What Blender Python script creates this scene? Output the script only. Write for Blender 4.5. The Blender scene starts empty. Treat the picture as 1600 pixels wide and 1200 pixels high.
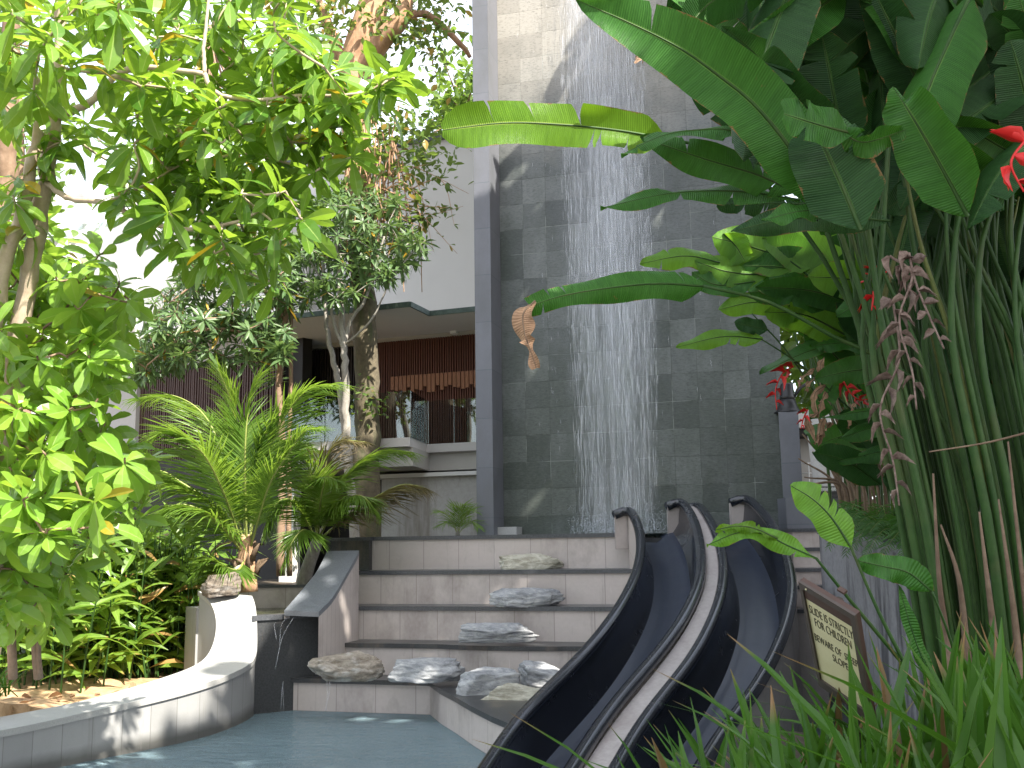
import bpy, math, random
import numpy as np
from mathutils import Vector, Matrix, noise

# ------------------------------------------------------------------ camera, sky, sun, exposure
S = bpy.context.scene
COL = S.collection
FPX = 1556.0
TH = math.atan(243 / FPX)
RO = 0.015
CAM = np.array([0.0, 0.0, 1.7])
_F = np.array([0, math.cos(TH), math.sin(TH)])
_r0 = np.array([1.0, 0, 0]); _u0 = np.array([0, -math.sin(TH), math.cos(TH)])
_U = math.cos(RO) * _u0 + math.sin(RO) * _r0
_R = math.cos(RO) * _r0 - math.sin(RO) * _u0
cam = bpy.data.cameras.new('camera'); camo = bpy.data.objects.new('camera', cam); COL.objects.link(camo)
cam.sensor_width = 36; cam.lens = 36 * FPX / 1600; cam.clip_start = 0.05; cam.clip_end = 900
m = Matrix(((_R[0], _U[0], -_F[0], CAM[0]), (_R[1], _U[1], -_F[1], CAM[1]), (_R[2], _U[2], -_F[2], CAM[2]), (0, 0, 0, 1)))
camo.matrix_world = m
S.camera = camo

SUN_DIR = np.array([0.43, -0.477, 0.766])
W_ = bpy.data.worlds.new('World'); S.world = W_; W_.use_nodes = True
nt = W_.node_tree
bg = nt.nodes['Background']
sky = nt.nodes.new('ShaderNodeTexSky'); sky.sky_type = 'NISHITA'; sky.sun_disc = False
sky.sun_elevation = math.asin(0.766); sky.sun_rotation = math.atan2(SUN_DIR[0], SUN_DIR[1])
sky.air_density = 1.0; sky.dust_density = 4.0; sky.ozone_density = 1.0
hz = nt.nodes.new('ShaderNodeMix'); hz.data_type = 'RGBA'; cn = nt.nodes.new('ShaderNodeTexNoise'); cn.inputs['Scale'].default_value = 3.0; cn.inputs['Detail'].default_value = 6; ctc = nt.nodes.new('ShaderNodeTexCoord'); nt.links.new(ctc.outputs['Generated'], cn.inputs['Vector'])
cr_ = nt.nodes.new('ShaderNodeMapRange'); nt.links.new(cn.outputs[0], cr_.inputs[0]); cr_.inputs[1].default_value = .35; cr_.inputs[2].default_value = .6; cr_.inputs[3].default_value = .38; cr_.inputs[4].default_value = .85; nt.links.new(cr_.outputs[0], hz.inputs[0]); hz.inputs[7].default_value = (4.6, 4.8, 5.1, 1)  # bright hazy tropical sky
nt.links.new(sky.outputs[0], hz.inputs[6]); nt.links.new(hz.outputs[2], bg.inputs[0]); bg.inputs[1].default_value = 0.15
sl = bpy.data.lights.new('sun', 'SUN'); sl.energy = 5.0; sl.angle = math.radians(0.5); sl.color = (1.0, 0.94, 0.83)
so = bpy.data.objects.new('sun', sl); COL.objects.link(so)
so.rotation_euler = Vector(SUN_DIR).to_track_quat('Z', 'Y').to_euler(); so.location = (10, -10, 20)
S.view_settings.view_transform = 'Standard'; S.view_settings.look = 'None'
S.view_settings.gamma = 1.0; S.view_settings.exposure = 1.7; S.view_settings.use_curve_mapping = False
S.cycles.max_bounces = 8; S.cycles.transparent_max_bounces = 24; S.cycles.transmission_bounces = 4
S.cycles.sample_clamp_indirect = 6; S.cycles.use_denoising = True

# ------------------------------------------------------------------ helpers
rnd = random.Random(7)
rng = np.random.default_rng(7)
A_ = math.radians(15.0)
UD = np.array([math.cos(A_), -math.sin(A_), 0.0]); VD = np.array([math.sin(A_), math.cos(A_), 0.0])
ZD = np.array([0, 0, 1.0])

def ray(px, py):
    return _F + (px - 800) / FPX * _R - (py - 600) / FPX * _U
def aty(px, py, y):
    d = ray(px, py); return CAM + d * (y / d[1])
def atz(px, py, z):
    d = ray(px, py); return CAM + d * ((z - CAM[2]) / d[2])
def atv(px, py, v):
    d = ray(px, py); return CAM + d * (v / (d @ VD))
def W(u, v, z):
    return u * UD + v * VD + np.array([0, 0, z])
def uz(px, py, v):
    p = atv(px, py, v); return p @ UD, p[2]
def tprofile(px, py, prof, y0=3.0, y1=13.0):
    """the point along a pixel's ray that lies on the sloping surface z = prof(y)"""
    d = ray(px, py); d = d / d[1]
    best = None
    ys = np.linspace(y1, y0, 1200)
    z = CAM[2] + d[2] * ys - np.array([prof(y) for y in ys])
    i = int(np.argmin(np.abs(z)))
    return CAM + d * ys[i]

def cr(pts, n):
    """Catmull-Rom through pts, n samples"""
    P = np.array(pts, float)
    if len(P) == 2:
        t = np.linspace(0, 1, n)[:, None]; return P[0] * (1 - t) + P[1] * t
    Q = np.vstack([2 * P[0] - P[1], P, 2 * P[-1] - P[-2]])
    out = []
    for s in np.linspace(0, len(P) - 1 - 1e-9, n):
        i = int(s); t = s - i
        a, b, c, d = Q[i], Q[i + 1], Q[i + 2], Q[i + 3]
        out.append(0.5 * ((2 * b) + (-a + c) * t + (2 * a - 5 * b + 4 * c - d) * t * t + (-a + 3 * b - 3 * c + d) * t ** 3))
    return np.array(out)

class MB:
    def __init__(self):
        self.v = []; self.f = []; self.n = 0; self.uv = []; self.sm = []
    def add(self, V, F, uv=None, smooth=False):
        V = np.asarray(V, float)
        self.v.append(V)
        for k, f in enumerate(F):
            self.f.append([i + self.n for i in f])
            self.uv.append(uv[k] if uv is not None else None)
            self.sm.append(smooth)
        self.n += len(V)
    def quad(self, a, b, c, d):
        a, b, c, d = [np.asarray(p, float) for p in (a, b, c, d)]
        lu = np.linalg.norm(b - a); lv = np.linalg.norm(d - a)
        self.add([a, b, c, d], [(0, 1, 2, 3)], [[(0, 0), (lu, 0), (lu, lv), (0, lv)]])
    def poly(self, pts, uvs=None):
        self.add(pts, [tuple(range(len(pts)))], [uvs] if uvs else None)
    def obox(self, o, e1, e2, e3):
        """box from corner o with edge vectors"""
        o, e1, e2, e3 = [np.asarray(p, float) for p in (o, e1, e2, e3)]
        P = [o, o + e1, o + e1 + e2, o + e2]; Q = [p + e3 for p in P]
        if np.dot(np.cross(e1, e2), e3) < 0:
            P = P[::-1]; Q = Q[::-1]
        self.quad(*P[::-1]); self.quad(*Q)
        for i in range(4):
            j = (i + 1) % 4
            self.quad(P[i], P[j], Q[j], Q[i])
    def box(self, u0, u1, v0, v1, z0, z1):
        self.obox(W(u0, v0, z0), UD * (u1 - u0), VD * (v1 - v0), ZD * (z1 - z0))
    def prism(self, plan, z0, z1):
        """vertical extrusion of a counter-clockwise plan (list of xy), with uv along the outline"""
        n = len(plan)
        P = [np.array([p[0], p[1], 0.0]) for p in plan]
        s = 0.0
        for i in range(n):
            a = P[i]; b = P[(i + 1) % n]; l = np.linalg.norm(b - a)
            za = z0; 
            self.add([a + ZD * z0, b + ZD * z0, b + ZD * z1, a + ZD * z1], [(0, 1, 2, 3)],
                     [[(s, z0), (s + l, z0), (s + l, z1), (s, z1)]])
            s += l
        self.poly([p + ZD * z1 for p in P], [(p @ UD, p @ VD) for p in P])
        self.poly([p + ZD * z0 for p in P[::-1]], [(p @ UD, p @ VD) for p in P[::-1]])
    def tube(self, pts, rad, sides=7, cap=True):
        P = np.asarray(pts, float); n = len(P)
        R = np.full(n, rad, float) if np.isscalar(rad) else np.asarray(rad, float)
        if len(R) != n: R = np.interp(np.linspace(0, 1, n), np.linspace(0, 1, len(R)), R)
        T = np.gradient(P, axis=0); T /= np.linalg.norm(T, axis=1)[:, None] + 1e-12
        ref = np.array([0, 0, 1.0]) if abs(T[0][2]) < 0.9 else np.array([1.0, 0, 0])
        X = np.cross(T[0], ref); X /= np.linalg.norm(X)
        V = []; UVr = []
        L = 0
        for i in range(n):
            if i:
                L += np.linalg.norm(P[i] - P[i - 1])
            X = X - T[i] * (X @ T[i]); X /= np.linalg.norm(X) + 1e-12
            Y = np.cross(T[i], X)
            for k in range(sides):
                a = 2 * math.pi * k / sides
                V.append(P[i] + R[i] * (math.cos(a) * X + math.sin(a) * Y))
            UVr.append(L)
        F = []; uv = []
        for i in range(n - 1):
            for k in range(sides):
                k2 = (k + 1) % sides
                F.append((i * sides + k, i * sides + k2, (i + 1) * sides + k2, (i + 1) * sides + k))
                c = 2 * math.pi * R[i]
                uv.append([(k / sides * c, UVr[i]), ((k + 1) / sides * c, UVr[i]), ((k + 1) / sides * c, UVr[i + 1]), (k / sides * c, UVr[i + 1])])
        if cap:
            F.append(tuple(range(sides))[::-1]); uv.append([(0, 0)] * sides)
            F.append(tuple(range((n - 1) * sides, n * sides))); uv.append([(0, 0)] * sides)
        self.add(V, F, uv, smooth=True)
    def build(self, name, mat, parent=None, origin=None, smooth=None, bevel=0):
        V = np.vstack(self.v) if self.v else np.zeros((0, 3))
        if parent is not None: org = np.array(parent['_o'])
        elif origin is not None: org = np.asarray(origin, float)
        else: org = np.zeros(3)
        me = bpy.data.meshes.new(name)
        me.from_pydata((V - org).tolist(), [], self.f)
        if any(u is not None for u in self.uv):
            ul = me.uv_layers.new(name='UVMap')
            flat = []
            for f, u in zip(self.f, self.uv):
                if u is None: flat += [0.0] * (2 * len(f))
                else:
                    for q in u: flat += [q[0], q[1]]
            ul.data.foreach_set('uv', flat)
        sm = self.sm if smooth is None else [smooth] * len(self.f)
        me.polygons.foreach_set('use_smooth', sm)
        me.materials.append(mat)
        me.update()
        o = bpy.data.objects.new(name, me); COL.objects.link(o)
        if parent is not None: o.parent = parent; o['_o'] = [0.0, 0, 0]; o['_o'] = list(parent['_o'])
        else: o.location = org; o['_o'] = [float(x) for x in org]
        if bevel:
            b = o.modifiers.new('bevel', 'BEVEL'); b.width = bevel; b.segments = 2; b.limit_method = 'ANGLE'; b.angle_limit = math.radians(40)
        return o

def tag(o, label=None, cat=None, group=None, kind=None):
    if label: o['label'] = label
    if cat: o['category'] = cat
    if group: o['group'] = group
    if kind: o['kind'] = kind
    return o
def thing(name, label, cat, loc, group=None, kind=None):
    o = bpy.data.objects.new(name, None); COL.objects.link(o)
    o.empty_display_size = 0.2
    o.location = [float(x) for x in loc]; o['_o'] = [float(x) for x in loc]
    return tag(o, label, cat, group, kind)

def mass(name, templates, mats, mat, parent=None, origin=None, smooth=False, pick=None):
    """one mesh made of many small copies: templates = list of (V, F, UV or None), mats = (N,4,3) rows x,y,z axes + position"""
    mats = np.asarray(mats, float)
    pick = rng.integers(0, len(templates), len(mats)) if pick is None else np.asarray(pick)
    allV = []; loops = []; lt = []; uvs = []
    n = 0
    for t, (V, F, UV) in enumerate(templates):
        M = mats[pick == t]
        if not len(M): continue
        V = np.asarray(V, float)
        P = V[None, :, 0, None] * M[:, None, 0] + V[None, :, 1, None] * M[:, None, 1] + V[None, :, 2, None] * M[:, None, 2] + M[:, None, 3]
        k = len(V)
        idx = np.concatenate([np.array(f) for f in F]); cnt = np.array([len(f) for f in F])
        off = n + k * np.arange(len(M))
        loops.append((idx[None, :] + off[:, None]).ravel()); lt.append(np.tile(cnt, len(M)))
        if UV is not None:
            uvs.append(np.tile(np.asarray(UV, float)[idx].ravel(), len(M)))
        allV.append(P.reshape(-1, 3)); n += k * len(M)
    V = np.vstack(allV); loops = np.concatenate(loops); lt = np.concatenate(lt)
    org = np.array(parent['_o']) if parent is not None else (np.asarray(origin, float) if origin is not None else np.zeros(3))
    me = bpy.data.meshes.new(name)
    me.vertices.add(len(V)); me.vertices.foreach_set('co', (V - org).astype(np.float32).ravel())
    me.loops.add(len(loops)); me.loops.foreach_set('vertex_index', loops.astype(np.int32))
    me.polygons.add(len(lt))
    ls = np.concatenate([[0], np.cumsum(lt)[:-1]])
    me.polygons.foreach_set('loop_start', ls.astype(np.int32)); 
    me.update(calc_edges=True)
    if uvs:
        ul = me.uv_layers.new(name='UVMap'); ul.data.foreach_set('uv', np.concatenate(uvs).astype(np.float32))
    me.polygons.foreach_set('use_smooth', np.full(len(lt), smooth))
    me.validate(); me.materials.append(mat)
    o = bpy.data.objects.new(name, me); COL.objects.link(o)
    if parent is not None: o.parent = parent; o['_o'] = list(parent['_o'])
    else: o.location = org; o['_o'] = [float(x) for x in org]
    return o

# ------------------------------------------------------------------ materials
class NT:
    def __init__(self, name):
        self.m = bpy.data.materials.new(name); self.m.use_nodes = True
        self.t = self.m.node_tree; self.t.nodes.clear()
        self.out = self.t.nodes.new('ShaderNodeOutputMaterial')
    def n(self, ty, ins=None, **kw):
        nd = self.t.nodes.new('ShaderNode' + ty)
        for k, v in kw.items(): setattr(nd, k, v)
        for k, v in (ins or {}).items():
            s = nd.inputs[k]
            if isinstance(v, bpy.types.NodeSocket): self.t.links.new(v, s)
            else:
                if s.type == 'RGBA' and len(v) == 3: v = (*v, 1)
                s.default_value = v
        return nd
    def math(self, op, a, b=0.0, clamp=False):
        return self.n('Math', {0: a, 1: b}, operation=op, use_clamp=clamp).outputs[0]
    def mix(self, f, a, b, blend='MIX'):
        nd = self.n('Mix', data_type='RGBA', blend_type=blend)
        for i, v in ((0, f), (6, a), (7, b)):
            s = nd.inputs[i]
            if isinstance(v, bpy.types.NodeSocket): self.t.links.new(v, s)
            else: s.default_value = (*v, 1) if (i and len(v) == 3) else v
        return nd.outputs[2]
    def ramp(self, f, stops):
        nd = self.n('ValToRGB', {0: f}); r = nd.color_ramp
        while len(r.elements) < len(stops): r.elements.new(0.5)
        for e, (p, c) in zip(r.elements, stops):
            e.position = p; e.color = (*c, 1) if len(c) == 3 else c
        return nd.outputs[0]
    def coord(self, kind='Object', scale=(1, 1, 1)):
        tc = self.n('TexCoord')
        return self.n('Mapping', {0: tc.outputs[kind], 3: scale}).outputs[0]
    def noise(self, vec, scale, detail=4, rough=0.6, dist=0.0):
        return self.n('TexNoise', {'Vector': vec, 'Scale': scale, 'Detail': detail, 'Roughness': rough, 'Distortion': dist}).outputs[0]
    def bump(self, h, strength=0.4, dist=0.01, normal=None):
        d = {'Height': h, 'Strength': strength, 'Distance': dist}
        if normal is not None: d['Normal'] = normal
        return self.n('Bump', d).outputs[0]
    def pbsdf(self, **kw):
        ins = {}
        names = {'base': 'Base Color', 'rough': 'Roughness', 'normal': 'Normal', 'metal': 'Metallic', 'spec': 'Specular IOR Level', 'coat': 'Coat Weight', 'trans': 'Transmission Weight', 'alpha': 'Alpha', 'ior': 'IOR', 'coat_rough': 'Coat Roughness'}
        for k, v in kw.items(): ins[names[k]] = v
        return self.n('BsdfPrincipled', ins)
    def done(self, sh):
        self.t.links.new(sh, self.out.inputs[0]); return self.m

def leaf_mat(name, c1, c2, tr, trw=0.4, rough=0.38, dry=None, dryp=0.0, midrib=None, veins=False, spec=0.4, tips=None):
    k = NT(name)
    g = k.n('NewGeometry')
    r = g.outputs['Random Per Island']
    col = k.mix(r, c1, c2)
    tcol = k.mix(r, tr, tuple(x * 0.75 for x in tr))
    nz = k.noise(k.coord('Object'), 6.0, 3)
    col = k.mix(k.math('MULTIPLY', nz, 0.35), col, tuple(x * 0.55 for x in c1))
    if dry:
        r2 = k.math('FRACT', k.math('MULTIPLY', r, 17.31))
        dm = k.math('LESS_THAN', r2, dryp)
        col = k.mix(dm, col, dry); tcol = k.mix(dm, tcol, dry)
    normal = None
    if midrib or veins:
        uv = k.n('SeparateXYZ', {0: k.n('TexCoord').outputs['UV']})
        av = k.math('ABSOLUTE', k.math('SUBTRACT', uv.outputs[1], 0.5))
        if midrib:
            mm = k.math('LESS_THAN', av, 0.035)
            col = k.mix(mm, col, midrib)
        if veins:
            vv = k.math('ADD', uv.outputs[0], k.math('MULTIPLY', av, 0.25))
            sn = k.math('SINE', k.math('MULTIPLY', vv, 60.0))
            vn_ = k.noise(k.n('Mapping', {0: k.n('CombineXYZ', {0: vv, 1: k.math('MULTIPLY', uv.outputs[1], 0.5)}).outputs[0], 3: (2.2, 1.5, 1)}).outputs[0], 2.0, 5, 0.7)
            col = k.mix(k.math('MULTIPLY', k.n('MapRange', {0: vn_, 1: 0.35, 2: 0.7}).outputs[0], 0.55), col, tuple(min(1, x * 1.9) for x in c2))
            bl = k.noise(k.coord('Object'), 14, 5, 0.7)
            brn = k.math('MULTIPLY', k.n('MapRange', {0: k.math('ADD', bl, k.math('MULTIPLY', k.math('POWER', k.math('MULTIPLY', av, 2.0), 14.0), 0.22)), 1: 0.70, 2: 0.76}).outputs[0], 0.85)
            col = k.mix(brn, col, (0.22, 0.13, 0.05)); tcol = k.mix(brn, tcol, (0.2, 0.1, 0.03))
            normal = k.bump(k.math('ADD', sn, k.math('MULTIPLY', vn_, 3.0)), 0.4, 0.005)
    if tips:
        ux = k.n('SeparateXYZ', {0: k.n('TexCoord').outputs['UV']}).outputs[0]
        tf = k.n('MapRange', {0: k.math('ADD', ux, k.math('MULTIPLY', k.math('FRACT', k.math('MULTIPLY', r, 7.7)), 0.22)), 1: 1.09, 2: 1.16}).outputs[0]
        col = k.mix(tf, col, tips); tcol = k.mix(tf, tcol, tips)
    ins = dict(base=col, rough=rough, spec=spec)
    if normal is not None: ins['normal'] = normal
    p = k.pbsdf(**ins)
    t = k.n('BsdfTranslucent', {0: tcol})
    return k.done(k.n('MixShader', {0: trw, 1: p.outputs[0], 2: t.outputs[0]}).outputs[0])

def stone_mat(name, c1, c2, scale=30, rough=0.6, bumpk=0.3, stain=None, spec=0.4, speck=True, stain_scale=1.2, stain_thr=(0.5, 0.7), vstretch=0.25):
    k = NT(name)
    co = k.coord('Object')
    n1 = k.noise(co, scale, 5, 0.7); n2 = k.noise(co, 2.0, 4, 0.6)
    f = k.n('MapRange', {0: n1, 1: 0.35, 2: 0.65}).outputs[0]
    col = k.mix(f, c1, c2)
    col = k.mix(k.math('MULTIPLY', n2, 0.5), col, tuple(x * 0.6 for x in c1))
    if stain:
        sv = k.noise(k.coord('Object', (1, 1, vstretch)), stain_scale * 3, 5, 0.65)
        sf = k.n('MapRange', {0: sv, 1: stain_thr[0], 2: stain_thr[1]}).outputs[0]
        col = k.mix(k.math('MULTIPLY', sf, 0.8), col, stain)
    p = k.pbsdf(base=col, rough=rough, spec=spec, normal=k.bump(n1, bumpk, 0.01))
    return k.done(p.outputs[0])

def tile_mat(name, c1, c2, mortar, bw, bh, offset=0.0, rough=0.5, moss=None, moss_thr=(0.5, 0.7), mort=0.006, bumpk=0.3, streak=None, fine=40, contrast=1.0, wet=False, pale=None, waterline=None):
    k = NT(name)
    uvn = k.n('TexCoord').outputs['UV']
    br = k.n('TexBrick', {'Vector': uvn, 'Color1': c1, 'Color2': c2, 'Mortar': mortar, 'Scale': 1.0, 'Mortar Size': mort, 'Mortar Smooth': 0.2, 'Bias': 0.0, 'Brick Width': bw, 'Row Height': bh}, offset=offset, squash=1.0)
    co = k.coord('Object')
    n1 = k.noise(co, fine, 5, 0.7); n2 = k.noise(co, 1.6, 5, 0.6)
    col = k.mix(k.math('MULTIPLY', n1, 0.5 * contrast), br.outputs[0], tuple(x * 0.5 for x in c1))
    col = k.mix(k.math('MULTIPLY', n2, 0.45 * contrast), col, tuple(x * 1.25 for x in c2))
    if moss:
        ms = k.noise(k.coord('Object', (1, 1, 0.6)), 1.1, 6, 0.7)
        if wet:
            z = k.n('SeparateXYZ', {0: k.n('TexCoord').outputs['Object']}).outputs[2]
            ms = k.math('ADD', ms, k.n('MapRange', {0: z, 1: 1.6, 2: 6.0, 3: 0.17, 4: -0.12}).outputs[0])
        sf = k.n('MapRange', {0: ms, 1: moss_thr[0], 2: moss_thr[1]}).outputs[0]
        col = k.mix(k.math('MULTIPLY', sf, 0.55 if wet else 0.7), col, moss)
        if wet:  # upper wall paler: its sunlight is put into the stone colour
            sunlit_top = k.n('MapRange', {0: k.math('ADD', z, k.math('MULTIPLY', n2, 2.0)), 1: 6.3, 2: 8.2}).outputs[0]
            col = k.mix(k.math('MULTIPLY', sunlit_top, 0.75), col, k.mix(br.outputs[0], (0.34, 0.315, 0.275), (0.72, 0.67, 0.59)))
    if wet:  # sawn grain across each stone, grey-green bloom, pale lime in some joints
        gr = k.noise(k.coord('Object', (7, 7, 22)), 3.0, 6, 0.75)
        col = k.mix(k.n('MapRange', {0: gr, 1: 0.52, 2: 0.74, 4: 0.45}).outputs[0], col, k.mix(0.5, col, (0.20, 0.215, 0.205)))
        col = k.mix(k.n('MapRange', {0: gr, 1: 0.50, 2: 0.30, 4: 0.6}).outputs[0], col, (0.016, 0.020, 0.018))
        lm = k.noise(k.coord('Object'), 2.3, 4, 0.6)
        col = k.mix(k.math('MULTIPLY', br.outputs[1], k.n('MapRange', {0: lm, 1: 0.52, 2: 0.62, 4: 0.7}).outputs[0]), col, (0.24, 0.26, 0.24))
    if waterline:
        z = k.n('SeparateXYZ', {0: k.n('TexCoord').outputs['Object']}).outputs[2]
        wl_ = k.n('MapRange', {0: k.math('ADD', z, k.math('MULTIPLY', n2, 0.12)), 1: 0.20, 2: 0.10}).outputs[0]
        col = k.mix(k.math('MULTIPLY', wl_, 0.8), col, waterline)
    if streak:
        st = k.noise(k.n('Mapping', {0: uvn, 3: (9, 0.7, 1)}).outputs[0], 1.0, 5, 0.7)
        sf = k.n('MapRange', {0: st, 1: 0.58, 2: 0.72}).outputs[0]
        col = k.mix(k.math('MULTIPLY', sf, 0.6), col, streak)
    if pale:  # lime runs down the face
        st = k.noise(k.n('Mapping', {0: uvn, 1: (3.3, 8.1, 0), 3: (13, 0.9, 1)}).outputs[0], 1.0, 4, 0.6)
        col = k.mix(k.math('MULTIPLY', k.n('MapRange', {0: st, 1: 0.66, 2: 0.74}).outputs[0], 0.65), col, pale)
    h = k.math('ADD', k.math('MULTIPLY', n1, 0.4), k.math('MULTIPLY', br.outputs[1], -1.0))
    p = k.pbsdf(base=col, rough=rough, spec=0.4, normal=k.bump(h, bumpk, 0.012))
    return k.done(p.outputs[0])

def plain(name, c, rough=0.6, metal=0.0, nscale=8, var=0.25, spec=0.4, bumpk=0.1, coat=0.0):
    k = NT(name)
    n1 = k.noise(k.coord('Object'), nscale, 5, 0.65)
    col = k.mix(k.math('MULTIPLY', n1, var * 2), c, tuple(x * 0.55 for x in c))
    p = k.pbsdf(base=col, rough=k.math('ADD', k.math('MULTIPLY', n1, 0.15), rough - 0.07), metal=metal, spec=spec, coat=coat, normal=k.bump(n1, bumpk, 0.01))
    return k.done(p.outputs[0])

M = {}
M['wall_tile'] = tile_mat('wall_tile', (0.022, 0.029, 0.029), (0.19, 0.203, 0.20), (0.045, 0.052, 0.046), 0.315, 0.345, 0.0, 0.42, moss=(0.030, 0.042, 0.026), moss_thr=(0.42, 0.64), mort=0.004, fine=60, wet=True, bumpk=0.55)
M['riser'] = tile_mat('riser', (0.44, 0.39, 0.37), (0.53, 0.475, 0.45), (0.19, 0.16, 0.15), 0.43, 3.0, 0.0, 0.5, mort=0.005, bumpk=0.15, streak=(0.26, 0.22, 0.205), fine=25, pale=(0.66, 0.63, 0.60), moss=(0.22, 0.185, 0.17), moss_thr=(0.5, 0.66))
M['granite_dark'] = stone_mat('granite_dark', (0.055, 0.058, 0.065), (0.11, 0.115, 0.125), 60, 0.28, 0.1)
M['granite_wet'] = stone_mat('granite_wet', (0.035, 0.037, 0.04), (0.07, 0.072, 0.075), 60, 0.3, 0.1, stain=(0.13, 0.105, 0.085), stain_thr=(0.55, 0.72))
M['granite_chute'] = stone_mat('granite_chute', (0.12, 0.13, 0.15), (0.20, 0.215, 0.24), 90, 0.3, 0.1)
M['granite_face'] = tile_mat('granite_face', (0.25, 0.25, 0.25), (0.32, 0.32, 0.32), (0.12, 0.115, 0.11), 0.26, 3.0, 0.0, 0.6, mort=0.004, bumpk=0.15, fine=110, streak=(0.20, 0.19, 0.18), waterline=(0.07, 0.068, 0.06))
M['granite_cap'] = stone_mat('granite_cap', (0.33, 0.33, 0.325), (0.42, 0.42, 0.41), 90, 0.55, 0.1)
M['pillar'] = tile_mat('pillar', (0.115, 0.12, 0.14), (0.15, 0.155, 0.178), (0.07, 0.09, 0.10), 9.0, 0.62, 0.0, 0.5, mort=0.006, bumpk=0.15, fine=70, moss=(0.10, 0.105, 0.11), moss_thr=(0.45, 0.62))
M['white_wall'] = plain('white_wall', (0.62, 0.60, 0.585), 0.8, var=0.08, nscale=3)
M['soffit'] = plain('soffit', (0.66, 0.65, 0.63), 0.8, var=0.1, nscale=3)
M['grey_wall'] = plain('grey_wall', (0.42, 0.40, 0.37), 0.8, var=0.15, nscale=3)
M['copper'] = stone_mat('copper', (0.07, 0.10, 0.095), (0.13, 0.18, 0.165), 14, 0.6, 0.1, stain=(0.35, 0.42, 0.40), stain_thr=(0.6, 0.75))
M['wood_red'] = plain('wood_red', (0.15, 0.052, 0.03), 0.55, nscale=12, var=0.4)
M['wood_light'] = plain('wood_light', (0.34, 0.15, 0.08), 0.55, nscale=12, var=0.3)
M['wood_brown'] = plain('wood_brown', (0.075, 0.038, 0.028), 0.6, nscale=12, var=0.4)
M['wood_dark'] = plain('wood_dark', (0.035, 0.025, 0.022), 0.6, nscale=12, var=0.3)
M['concrete'] = stone_mat('concrete', (0.36, 0.35, 0.33), (0.44, 0.43, 0.41), 18, 0.8, 0.15, stain=(0.16, 0.14, 0.11), stain_thr=(0.5, 0.68), vstretch=0.12)
M['ret_wall'] = stone_mat('ret_wall', (0.20, 0.20, 0.215), (0.27, 0.27, 0.285), 25, 0.75, 0.15, stain=(0.03, 0.03, 0.035), stain_thr=(0.5, 0.62), vstretch=0.15, stain_scale=1.6)
M['band'] = plain('band', (0.55, 0.52, 0.50), 0.7, var=0.15)
M['recess_shade'] = plain('recess_shade', (0.02, 0.018, 0.016), 0.7)  # near-black colour stands in for the shade inside recesses
M['black_metal'] = plain('black_metal', (0.018, 0.018, 0.02), 0.4)
M['white_paint'] = plain('white_paint', (0.8, 0.8, 0.78), 0.5, var=0.05)
M['sign_wood'] = plain('sign_wood', (0.075, 0.058, 0.048), 0.55, nscale=30, var=0.3)
M['sign_edge'] = plain('sign_edge', (0.075, 0.042, 0.032), 0.6, nscale=30, var=0.3)
M['letter'] = plain('letter', (0.05, 0.045, 0.03), 0.6)
M['bark_pale'] = stone_mat('bark_pale', (0.42, 0.33, 0.24), (0.56, 0.46, 0.34), 14, 0.8, 0.4, stain=(0.2, 0.14, 0.09))
M['bark_brown'] = stone_mat('bark_brown', (0.22, 0.14, 0.09), (0.34, 0.23, 0.16), 14, 0.85, 0.5, stain=(0.10, 0.07, 0.045))
M['bark_grey'] = stone_mat('bark_grey', (0.26, 0.24, 0.21), (0.40, 0.37, 0.33), 22, 0.85, 0.4, stain=(0.12, 0.10, 0.08))
M['bark_moss'] = stone_mat('bark_moss', (0.09, 0.075, 0.05), (0.17, 0.14, 0.09), 14, 0.9, 0.6, stain=(0.05, 0.075, 0.025), stain_scale=2.0)
M['bark_orange'] = stone_mat('bark_orange', (0.36, 0.20, 0.11), (0.56, 0.36, 0.23), 10, 0.85, 0.6, stain=(0.16, 0.09, 0.05))
M['soil'] = stone_mat('soil', (0.34, 0.21, 0.11), (0.52, 0.36, 0.21), 12, 0.95, 0.6, stain=(0.10, 0.06, 0.035), stain_scale=0.8)
M['dark_soil'] = stone_mat('dark_soil', (0.05, 0.038, 0.025), (0.09, 0.07, 0.05), 14, 0.95, 0.6)
M['deck'] = stone_mat('deck', (0.30, 0.28, 0.26), (0.38, 0.36, 0.34), 30, 0.8, 0.2)
M['pool_floor'] = tile_mat('pool_floor', (0.10, 0.17, 0.19), (0.14, 0.22, 0.24), (0.08, 0.12, 0.13), 0.1, 0.1, 0, 0.5, fine=20)
M['leaf_big'] = leaf_mat('leaf_big', (0.055, 0.145, 0.018), (0.17, 0.30, 0.036), (0.38, 0.60, 0.05), 0.40, 0.28, dry=(0.42, 0.30, 0.02), dryp=0.03, midrib=(0.22, 0.32, 0.08))
M['leaf_shrub'] = leaf_mat('leaf_shrub', (0.13, 0.27, 0.032), (0.24, 0.40, 0.06), (0.46, 0.70, 0.07), 0.42, 0.28, dry=(0.34, 0.28, 0.03), dryp=0.02, midrib=(0.25, 0.36, 0.1))
M['leaf_mid'] = leaf_mat('leaf_mid', (0.06, 0.12, 0.042), (0.13, 0.205, 0.075), (0.20, 0.32, 0.08), 0.33, 0.4, dry=(0.45, 0.28, 0.03), dryp=0.02)
M['leaf_vine'] = leaf_mat('leaf_vine', (0.05, 0.10, 0.02), (0.12, 0.18, 0.04), (0.22, 0.32, 0.05), 0.38, 0.45, dry=(0.35, 0.25, 0.06), dryp=0.06)
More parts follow.
